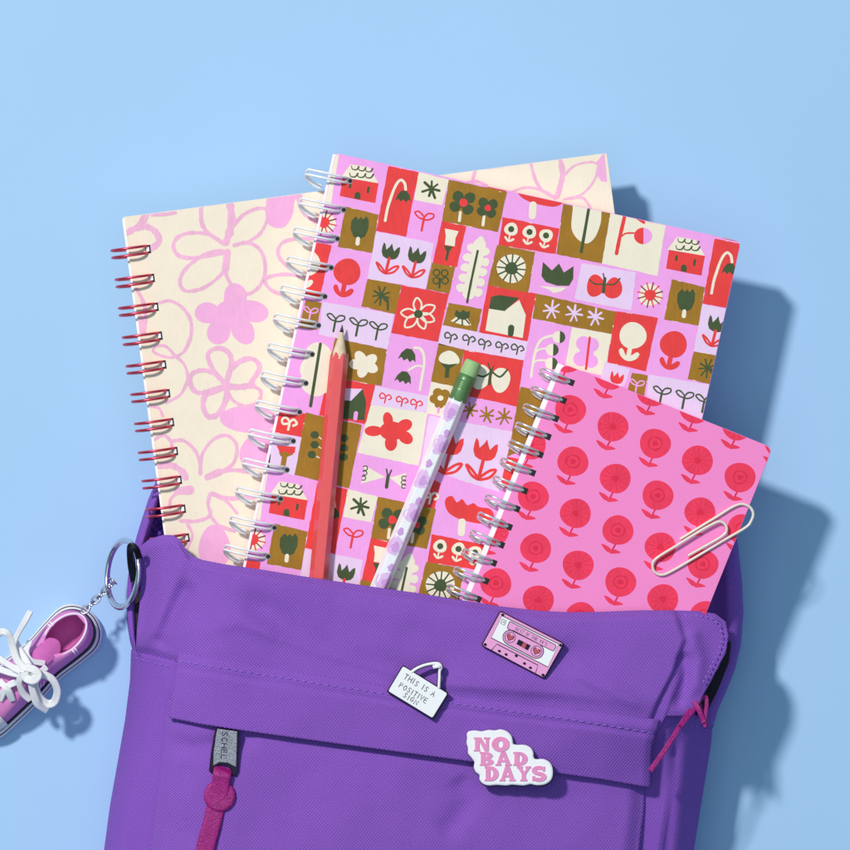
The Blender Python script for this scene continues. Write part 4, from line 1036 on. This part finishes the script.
for c in (c0, c1):
    p.lay = 6; p.ell(c, 5.6, 5.6, 'enk'); p.ell(c, 5.0, 5.0, 'enp')
    hp = [(0, 4), (-3.6, .2), (-3.4, -2.6), (-1.6, -3.2), (0, -1.6), (1.6, -3.2), (3.4, -2.6), (3.6, .2)]
    p.shape([tuple(Vector(c) + e5 * x * 1.05 + d5 * y) for x, y in hp], 'enk'); p.shape([tuple(Vector(c) + e5 * x * .82 + d5 * (y * .8 - .1)) for x, y in hp], 'enr')
p.lay = 6; p.shape(g5(345, 278, 430, 322, 410, 358, 328, 312), 'enk'); p.shape(g5(380, 298, 402, 310, 388, 344, 362, 330), 'enr')
p.lay = 3; p.stroke(g5(150, 358, 190, 312, 482, 462, 465, 515), .85, 'enk', smooth=False)
for x, y in ((208, 362), (256, 386), (328, 396), (386, 450), (428, 480)): p.ell(g5(x, y)[0], 1.7, 1.3, 'enk', 27)
for x, y in ((232, 106), (108, 316), (642, 320), (518, 532)): p.ell(g5(x, y)[0], 1.7, 1.5, 'enk', 27)
b.build('enamel_face', t)
# positive sign
f3 = 100 / 850
g3 = lambda *c: [(370 + c[i] * f3, 640 + c[i + 1] * f3) for i in range(0, len(c), 2)]
zc = max([on_band(x_, y_) for x_ in range(388, 450, 6) for y_ in range(690, 728, 6)] + [zfront(x_, y_) for x_ in range(388, 450, 6) for y_ in range(664, 700, 6)]) + .2
t = pin('white hanging sign pin with grey handwriting, on the flap stitching', (418, 692), zc)
b = MB()
b.prism(rounded(g3(278, 210, 672, 452, 540, 682, 140, 440), 2.0), zc, zc + 1.6, 'enk', bev=.2)
rope = g3(350, 275, 400, 240, 470, 212, 550, 198, 590, 205, 605, 235, 592, 265, 590, 330, 585, 410)
b.tube([at(q.x, q.y, zc + 1.0) for q in catmull(rope, 5)], [.86 * MM for q in catmull(rope, 5)], 'enk', 8)
b.build('metal_backing', t)
b = MB()
b.prism(rounded(g3(282, 222, 658, 455, 530, 662, 155, 434), 2.0), zc + 1.5, zc + 1.9, 'enw', bev=.1)
b.tube([at(q.x, q.y, zc + 1.55) for q in catmull(rope, 5)], [.62 * MM for q in catmull(rope, 5)], 'enw', 8)
b.tube([at(q[0], q[1], zc + 1.8) for q in g3(535, 232, 575, 222, 600, 236)], .8 * MM, 'enw', 8)
p = Print(b, BIG, zc + 1.9)
e3 = Vector((394, 242)).normalized(); d3 = Vector((-e3.y, e3.x)); random.seed(12)
for txt, x, y, cw, ch in (('THIS IS A', 308, 288, 3.15, 5.2), ('POSITIVE', 266, 362, 3.0, 5.0), ('SIGN', 300, 448, 3.2, 4.8)):
    p.lay = 0; letters(p, txt, g3(x, y)[0], e3, d3, cw, ch, .82, 'grey', .55, .35)
b.build('enamel_face', t)
# no bad days
f4 = 120 / 850
g4 = lambda *c: [(450 + c[i] * f4, 710 + c[i + 1] * f4) for i in range(0, len(c), 2)]
zc = on_band(510, 757) + .6
t = pin('white cloud shaped pin with chunky pink lettering reading NO BAD DAYS', (510, 757), zc)
b = MB()
ol = [tuple(q) for q in catmull(g4(120, 200, 118, 172, 135, 150, 180, 144, 225, 150, 275, 140, 320, 144, 355, 136, 400, 148, 435, 180, 446, 218, 450, 240, 480, 246, 530, 246, 572, 266, 592, 300, 594, 335, 612, 348, 660, 346, 705, 368, 728, 410, 728, 470, 706, 508, 665, 530, 610, 534, 570, 526, 520, 536, 440, 530, 400, 536, 330, 532, 270, 536, 228, 520, 208, 490, 208, 462, 182, 440, 168, 405, 172, 370, 148, 335, 128, 310, 126, 270, 116, 235), 3, True)]
cx_ = sum(q[0] for q in ol) / len(ol); cy_ = sum(q[1] for q in ol) / len(ol)
b.prism([(cx_ + (q[0] - cx_) * 1.012 + .3, cy_ + (q[1] - cy_) * 1.02 + .6) for q in ol], zc, zc + 1.3, 'enk', bev=.15); b.build('metal_backing', t)
b = MB(); b.prism(ol, zc + 1.2, zc + 3.0, 'enw', bev=.7)
b.build('enamel_face', t)
def slab(mb, text, x0, y0, cw, ch, z0, z1, key, stem=.34, gap=.16):
    """fat slab-serif capitals as raised blocks"""
    def blk(pts): mb.prism([(x0 + X[0] + q[0] * cw, y0 + q[1] * ch) for q in pts], z0 + .01 + blk.k * .012, z1 + .01 + blk.k * .012, key, bev=.1); blk.k = (blk.k + 1) % 6
    blk.k = 0; X = [0]
    for c in text:
        s = stem
        def ring_(x_, y_, rx, ry, ix, iy, a0=0, a1=360):
            n_ = 16
            for k in range(n_):
                t0 = R(a0 + (a1 - a0) * k / n_); t1 = R(a0 + (a1 - a0) * (k + 1) / n_)
                kz = .005 if y_ > .6 else 0
                mb.prism([(x0 + X[0] + (x_ + rx * math.cos(t0)) * cw, y0 + (y_ + ry * math.sin(t0)) * ch), (x0 + X[0] + (x_ + rx * math.cos(t1)) * cw, y0 + (y_ + ry * math.sin(t1)) * ch),
                          (x0 + X[0] + (x_ + ix * math.cos(t1)) * cw, y0 + (y_ + iy * math.sin(t1)) * ch), (x0 + X[0] + (x_ + ix * math.cos(t0)) * cw, y0 + (y_ + iy * math.sin(t0)) * ch)], z0 + kz, z1 + kz, key)
        if c == 'N':
            blk([(0, 0), (.42, 0), (.42, .13), (.36, .13), (.36, .87), (.4, .87), (.4, 1), (0, 1), (0, .87), (.08, .87), (.08, .13), (0, .13)])
            blk([(.2, .0), (.45, 0), (.88, .8), (.88, 1), (.68, 1)]); blk([(.62, 0), (1, 0), (1, .13), (.93, .13), (.93, 1), (.74, 1), (.74, .13), (.62, .13)]); X[0] += cw * (1 + gap)
        elif c == 'O': ring_(.5, .5, .56, .55, .15, .25); X[0] += cw * (1 + gap)
        elif c == 'B':
            blk([(0, 0), (.42, 0), (.42, 1), (0, 1), (0, .87), (.08, .87), (.08, .13), (0, .13)]); ring_(.4, .27, .5, .27, .12, .1, -90, 90); ring_(.4, .73, .58, .27, .16, .1, -90, 90); X[0] += cw * (1 + gap)
        elif c == 'D':
            blk([(0, 0), (.42, 0), (.42, 1), (0, 1), (0, .87), (.08, .87), (.08, .13), (0, .13)]); ring_(.4, .5, .6, .5, .22, .28, -90, 90); X[0] += cw * (1 + gap)
        elif c == 'A':
            blk([(.34, 0), (.62, 0), (.52, .3), (.28, .87), (.36, .87), (.36, 1), (-.06, 1), (-.06, .87), (.04, .87)]); blk([(.40, 0), (.66, 0), (1.0, .87), (1.08, .87), (1.08, 1), (.62, 1), (.62, .87), (.68, .87)]); blk([(.2, .58), (.8, .58), (.84, .74), (.15, .74)]); X[0] += cw * (1.05 + gap)
        elif c == 'Y':
            blk([(0, 0), (.42, 0), (.42, .13), (.38, .13), (.62, .52), (.35, .52), (.06, .13), (0, .13)]); blk([(.6, 0), (1, 0), (1, .13), (.92, .13), (.62, .56), (.42, .5), (.68, .13), (.6, .13)]); blk([(.34, .5), (.64, .5), (.64, .87), (.74, .87), (.74, 1), (.24, 1), (.24, .87), (.34, .87)]); X[0] += cw * (1 + gap * .8)
        elif c == 'S':
            ring_(.46, .29, .5, .32, .14, .07, 70, 330); blk.k += 1; ring_(.48, .71, .54, .33, .15, .07, -110, 150); blk([(.76, .02), (.9, .02), (.9, .34), (.72, .34)]); blk([(0, .66), (.2, .66), (.16, .98), (0, .98)]); X[0] += cw * (1 + gap)
b = MB()
x_, y_ = g4(172, 196)[0]; slab(b, 'NO', x_ - .6, y_ - .4, 16.2, 14.0, zc + 2.9, zc + 3.35, 'txt')
x_, y_ = g4(214, 298)[0]; slab(b, 'BAD', x_ - .6, y_ - .2, 14.4, 13.8, zc + 2.9, zc + 3.35, 'txt', gap=.14)
x_, y_ = g4(250, 398)[0]; slab(b, 'DAYS', x_ - .8, y_, 14.1, 15.0, zc + 2.9, zc + 3.35, 'txt', gap=.12)
b.build('raised_letters', t)

# ------------------------------------------------------------------ key ring, chain
KC = Vector(at(122.8, 573.8, 27))
kr = thing('key_ring', 'silver split key ring hooked on the left corner of the backpack', 'key ring', KC)
b = MB(); rad = 32.0 * S; tl = R(-59)
pts = []
for k in range(150):
    a = 6.28318 * 2 * k / 149 + 1.0; rr = rad * (1 + (.06 * sst_(65, 85, k))); x = rr * math.cos(a); y = rr * math.sin(a)
    X = x * math.cos(tl); Z = -x * math.sin(tl) + (.0013 * (k / 149 - .5) * 2)
    # small in-plane roll
    ro = R(-6); pts.append(KC + Vector((X * math.cos(ro) - y * math.sin(ro), X * math.sin(ro) + y * math.cos(ro), Z)))
b.tube(pts, .92 * MM, 'steel', 10); b.build('split_ring', kr)
# fabric/metal loop of the bag that holds the ring
b = MB(); strap(b, [(139, 558, 42), (136, 549, 45), (131, 546, 45), (130, 552, 42), (131, 566, 38), (134, 582, 35)], lambda t_: 2.6, 1.2, 'slider'); b.build('zip_loop', bag)
def link(cen, d_, up_, l, wd, r):
    q = []; sd = d_.cross(up_).normalized()
    for k in range(20):
        a = 6.28318 * k / 20; q.append(cen + d_ * math.cos(a) * l / 2 + sd * math.sin(a) * wd / 2)
    m_ = MB(); m_.tube(q, r, 'steel', 7, closed=True); return m_
A_ = at(113, 583, 18); B_ = at(83, 612, 21); dv = (B_ - A_); n_ = 6
chn = thing('chain', 'short silver chain linking the key ring to the toy sneaker', 'chain', at(98, 598, 12))
for k in range(n_):
    t0 = (k + .5) / n_; c = A_ + dv * t0 + Vector((0, 0, -.0015 * math.sin(math.pi * t0)))
    u_ = dv.normalized(); base = Vector((0, 0, 1)) if k % 2 else Vector((u_.y, -u_.x, 0)); base = (base + u_.cross(base) * .35).normalized()
    link(c, u_, base, dv.length / n_ * 1.45, 2.7 * MM, .42 * MM).build('chain_link', chn)
link(at(113, 581, 17), Vector((.5, -.4, .4)).normalized(), Vector((.6, .6, -.1)).normalized(), 3.6 * MM, 3 * MM, .4 * MM).build('chain_link', chn)

# ------------------------------------------------------------------ toy sneaker
AX = Vector((-.735, .678)); CR = Vector((.678, .735))     # photo space: heel->toe, and across towards lower right
HEEL = Vector((89, 609))
sk = thing('toy_sneaker', 'miniature pink canvas sneaker key charm with white laces', 'toy sneaker', at(30, 672, 0))
def sp(s, t_, z): q = HEEL + AX * s + CR * t_; return at(q.x, q.y, z)
def half(s, L_=176, wmax=29.0):
    if s <= 0: return 0
    if s >= L_: return 0
    h_ = wmax * (1 - max(0, 1 - s / 27) ** 2.2) ** .5
    h_ *= 1 - .13 * math.exp(-((s - 70) / 26) ** 2)
    if s > 142: h_ *= max(0, 1 - ((s - 142) / 34) ** 2.3) ** .5
    return h_
def outline(off=0, L_=176, n=60, shift=7):
    ss = [L_ * (.5 - .5 * math.cos(math.pi * k / n)) for k in range(n + 1)]
    o = [(s, shift + half(s)) for s in ss] + [(s, shift - half(s)) for s in ss[::-1][1:-1]]
    if off:
        cs = 88; o2 = []
        for s, t_ in o:
            v = Vector((s - cs, t_ - shift)); l = v.length
            h_ = Vector(((s - cs) * (1 + off / 88), (t_ - shift) * (1 + off / 29))); o2.append((cs + h_.x, shift + h_.y))
        return o2
    return o
def ringmesh(mb, levels, key, cap_top=False, cap_bot=False, smooth=True):
    n = len(levels[0][0]); vs = []; fs = []
    for o_, z, sh in levels:
        vs += [sp(s, t_ + sh, z(s) if callable(z) else z) for s, t_ in o_]
    for j in range(len(levels) - 1):
        for k in range(n): fs.append((j * n + k, j * n + (k + 1) % n, (j + 1) * n + (k + 1) % n, (j + 1) * n + k))
    if cap_top: fs.append(tuple((len(levels) - 1) * n + k for k in range(n)))
    if cap_bot: fs.append(tuple(range(n)))
    mb.add(vs, fs, key, smooth)
b = MB()
ringmesh(b, [(outline(-2), .3, 0), (outline(0), 1.2, 0), (outline(-.2), 3.6, 0), (outline(-1.8), 4.6, -.2)], 'white_rub', cap_bot=True)
ringmesh(b, [(outline(-1.8), 4.6, -.2), (outline(-2.7), 4.9, -.3)], 'enk')
ringmesh(b, [(outline(-2.7), 4.9, -.3), (outline(-4.2), 6.6, -.6), (outline(-4.8), 6.8, -.8)], 'white_rub')
ringmesh(b, [(outline(-4.8), 6.8, -.8), (outline(-9), 7.2, -1.8)], 'enk', cap_top=True)
b.build('sole', sk)
# upper: rises to the collar; open from heel to mid shoe
def collar(n=60):
    """opening ellipse-ish, matched point for point with outline()"""
    o = outline(0); res = []
    for s, t_ in o:
        tt = (t_ - 7)
        s2 = 13 + (min(s, 66) - 0) * .74; k = max(0., 1 - ((s2 - 35) / 24) ** 2) ** .5
        if s > 66: k = .0
        res.append((s2, 4.5 + math.copysign(1, tt) * 14.5 * k * (1 if abs(tt) > .5 else 0)))
    return res
def zcol(s): return 22 - 3.5 * sst(20, 60, s)
b = MB()
O0 = outline(-6.6); C = collar()
lv = []
for k, (mix, z) in enumerate([(0, 7.2), (.05, 10.5), (.11, 14), (.2, 17.2), (.38, 20), (.65, 21.8), (.93, 22.3), (1, 21.8), (1.02, 20.6)]):
    o_ = []
    for (a, c_) in zip(O0, C):
        dd = 1.0
        o_.append((a[0] + (c_[0] - a[0]) * mix, a[1] + (c_[1] - a[1]) * mix))
    lv.append((o_, (lambda zz_: (lambda s: 7 + (zz_ - 7) * (1 - .14 * sst(25, 60, s) - .42 * sst(112, 165, s))))(z), -2.0))
ringmesh(b, lv, 'pinkcloth'); b.build('upper', sk)
b = MB()
lv = [(C, lambda s: zcol(s) - .6, -2.0), ([(35 + (s - 35) * .97, 4.5 + (t_ - 4.5) * .95) for s, t_ in C], lambda s: 15, -2.0), ([(35 + (s - 35) * .9, 4.5 + (t_ - 4.5) * .86) for s, t_ in C], 9, -2.0)]
ringmesh(b, lv, 'deeppink', cap_top=True); b.build('insole', sk)
# tongue
b = MB(); vs = []; fs = []
for j in range(9):
    s = 44 + j * 9
    for i in range(7):
        t_ = 2.5 + (i - 3) * (3.6 - .15 * j) * (.8 if j == 0 else 1); s = 44 + j * 9 + (5 * ((i - 3) / 3) ** 2 if j == 0 else 0); vs.append(sp(s, t_, (20 - 2.2 * (1 - sst(44, 56, s)) + .9 * math.cos((i - 3) * .5)) * (1 - .2 * sst(85, 125, s))))
for j in range(8):
    for i in range(6): fs.append((j * 7 + i, j * 7 + i + 1, (j + 1) * 7 + i + 1, (j + 1) * 7 + i))
b.add(vs, fs, 'deeppink', True); b.build('tongue', sk)
# toe cap
b = MB(); vs = []; fs = []; nn = 20
for j in range(9):
    f_ = j / 8
    for k in range(nn + 1):
        a = math.pi * k / nn - math.pi / 2
        vs.append(sp(138 + math.cos(a) * 34 * math.cos(f_ * 1.45), 6 + math.sin(a) * 24 * math.cos(f_ * 1.45), 7 + 8.5 * math.sin(f_ * 1.45)))
for j in range(8):
    for k in range(nn): fs.append((j * (nn + 1) + k, j * (nn + 1) + k + 1, (j + 1) * (nn + 1) + k + 1, (j + 1) * (nn + 1) + k))
b.add(vs, fs, 'white_rub', True); b.build('toe_cap', sk)
# white collar stitching and seam
b = MB(); n0 = len(C)
cc = [(35 + (s - 35) * 1.07, 4.5 + (t_ - 4.5) * 1.07) for s, t_ in C if s < 56]
q3 = []
for k in range(41):
    a_ = R(-128 + 256 * k / 40); s_ = 35 - 25.5 * math.cos(a_); t_ = 2.5 + 16 * math.sin(a_)
    q3.append(sp(s_, t_, 22.0 - 2.6 * sst(25, 62, s_)))
b.tube(q3, .5 * MM, 'stitch', 6)
for sgn in (1, -1):
    for ds_ in (0, 3):
        s = 37 + ds_; b.tube([sp(s, 3.5 + sgn * 15.5, 21.6), sp(s + .3, 3.5 + sgn * 18.5, 20.9), sp(s + .6, 3.5 + sgn * 21, 19.4)], .38 * MM, 'stitch', 6)
for ds_ in range(4): b.tube([sp(82 + ds_ * 4, 22, 15.5), sp(84 + ds_ * 4, 24.5, 13.5), sp(86 + ds_ * 4, 25, 12)], .3 * MM, 'stitch', 6)
b.build('stitching', sk)
# laces (photo px window 0,590 scale .1765)
g7 = lambda *c: [(c[i] * .1765, 590 + c[i + 1] * .1765) for i in range(0, len(c), 2)]
def lace(pts, zs, r=1.55, flat=.5):
    r *= .84
    q = g7(*pts); z_ = zs if isinstance(zs, (list, tuple)) else [zs] * len(q)
    P3 = catmull([(q[i][0], q[i][1], z_[i]) for i in range(len(q))], 7)
    m_ = MB(); strap(m_, [tuple(v) for v in P3[::2]] + ([tuple(P3[-1])] if len(P3) % 2 == 0 else []), lambda t_: r * 1.75 * (1 + .07 * math.sin(t_ * 9 + r * 5)), 2.3, 'lace')
    m_.build('lace', sk)
lace((172, 122, 140, 180, 105, 240, 80, 300, 70, 360), (27, 28, 27, 26, 24), 1.5)
lace((-40, 290, 0, 240, 35, 240, 60, 275, 75, 330, 100, 400, 150, 450), (25, 27, 28, 27, 26, 26, 27), 1.9)
lace((85, 300, 120, 360, 155, 420, 185, 470), (23, 24, 25, 26), 2.2)
lace((-60, 340, 0, 390, 60, 430, 120, 460, 200, 480), (22, 24, 25, 26, 27), 1.8)
lace((-60, 440, 0, 450, 60, 470, 130, 480, 220, 470, 260, 440), (21, 23, 24, 24, 24, 22), 1.8)
lace((190, 470, 250, 480, 300, 510, 325, 570, 310, 630, 270, 645, 225, 610, 200, 550, 190, 480), (25, 25, 24, 22, 20, 19.5, 21, 23, 25), 2.1)
lace((185, 480, 180, 540, 195, 600, 215, 645, 262, 680), (28, 26, 24, 22, 19), 2.0)
lace((130, 470, 110, 520, 130, 580, 170, 620), (27, 25, 22, 20), 1.8)
lace((150, 440, 190, 450, 215, 480, 190, 510, 150, 500, 140, 465), (28, 29, 29, 29, 28, 28), 2.3)
lace((0, 520, 40, 560, 70, 620), (20, 21, 18), 1.9)
lace((0, 620, 30, 560, 70, 530, 110, 520), (17, 20, 21, 20), 1.8)
lace((170, 290, 150, 350, 180, 400, 250, 415), (21, 22, 22, 20), 1.5)

# ------------------------------------------------------------------ tabletop
m, nt, pb = new_mat('blue_paper')
pb.inputs['Roughness'].default_value = .75; pb.inputs['Specular IOR Level'].default_value = .25
tc = nt.nodes.new('ShaderNodeTexCoord'); n1 = nt.nodes.new('ShaderNodeTexNoise'); n1.inputs['Scale'].default_value = 9; n1.inputs['Detail'].default_value = 6
n2 = nt.nodes.new('ShaderNodeTexNoise'); n2.inputs['Scale'].default_value = 1400; n2.inputs['Detail'].default_value = 2
nt.links.new(tc.outputs['Object'], n1.inputs['Vector']); nt.links.new(tc.outputs['Object'], n2.inputs['Vector'])
mr = nt.nodes.new('ShaderNodeMapRange'); mr.inputs['From Min'].default_value = .3; mr.inputs['From Max'].default_value = .7; mr.inputs['To Min'].default_value = .985; mr.inputs['To Max'].default_value = 1.015
nt.links.new(n1.outputs['Fac'], mr.inputs['Value'])
vm = nt.nodes.new('ShaderNodeVectorMath'); vm.operation = 'SCALE'; vm.inputs[0].default_value = (.40, .615, .885)
nt.links.new(mr.outputs['Result'], vm.inputs['Scale']); nt.links.new(vm.outputs['Vector'], pb.inputs['Base Color'])
bp = nt.nodes.new('ShaderNodeBump'); bp.inputs['Distance'].default_value = .03 * MM; nt.links.new(n2.outputs['Fac'], bp.inputs['Height']); nt.links.new(bp.outputs['Normal'], pb.inputs['Normal'])
M['table'] = m
b = MB(); b.add([(-1.2, -1.2, 0), (1.2, -1.2, 0), (1.2, 1.2, 0), (-1.2, 1.2, 0)], [(0, 1, 2, 3)], 'table'); g = b.build('tabletop'); g['kind'] = 'structure'

for o in bpy.data.objects:
    if '_loc' in o: del o['_loc']

# ------------------------------------------------------------------ light, world, camera
el = math.atan(1.3); az = Vector((-.69, .725)).normalized(); dist = 3.5
d_ = Vector((az.x * math.cos(el), az.y * math.cos(el), math.sin(el)))
ld = bpy.data.lights.new('key_lamp', 'AREA'); ld.shape = 'DISK'; ld.size = .30; ld.energy = 104; ld.color = (1, .95, .91)
lo = bpy.data.objects.new('key_lamp', ld); COL.objects.link(lo); lo.location = d_ * dist
lo.rotation_euler = (-d_).to_track_quat('-Z', 'Y').to_euler()
wd_ = bpy.data.worlds.new('World'); scene.world = wd_; wd_.use_nodes = True; nt = wd_.node_tree
bg = nt.nodes['Background']; tc = nt.nodes.new('ShaderNodeTexCoord'); sx = nt.nodes.new('ShaderNodeSeparateXYZ')
nt.links.new(tc.outputs['Generated'], sx.inputs[0])
cr = nt.nodes.new('ShaderNodeValToRGB'); cr.color_ramp.elements[0].position = .0; cr.color_ramp.elements[0].color = (.03, .05, .07, 1)
cr.color_ramp.elements[1].position = 1; cr.color_ramp.elements[1].color = (.26, .42, .52, 1)
e_ = cr.color_ramp.elements.new(.35); e_.color = (.08, .14, .19, 1); e_ = cr.color_ramp.elements.new(.7); e_.color = (.20, .34, .44, 1)
nt.links.new(sx.outputs['Z'], cr.inputs['Fac']); nt.links.new(cr.outputs['Color'], bg.inputs['Color']); bg.inputs['Strength'].default_value = .62
fd = bpy.data.lights.new('added_overhead_fill', 'AREA'); fd.shape = 'SQUARE'; fd.size = 2.0; fd.energy = 9.5; fd.color = (.70, .95, 1)  # unseen lamp, added for soft fill and brighter reflections in the metal
fo = bpy.data.objects.new('added_overhead_fill', fd); COL.objects.link(fo); fo.location = (0, 0, 2.3)
cd = bpy.data.cameras.new('camera'); cd.sensor_width = 36; cd.lens = 36 * H / (850 * S); cd.clip_start = .05; cd.clip_end = 20
co = bpy.data.objects.new('camera', cd); COL.objects.link(co); co.location = (0, 0, H); scene.camera = co
scene.view_settings.view_transform = 'Standard'; scene.view_settings.look = 'None'; scene.view_settings.exposure = 0; scene.view_settings.gamma = 1
scene.render.resolution_x = 1024; scene.render.resolution_y = 1024
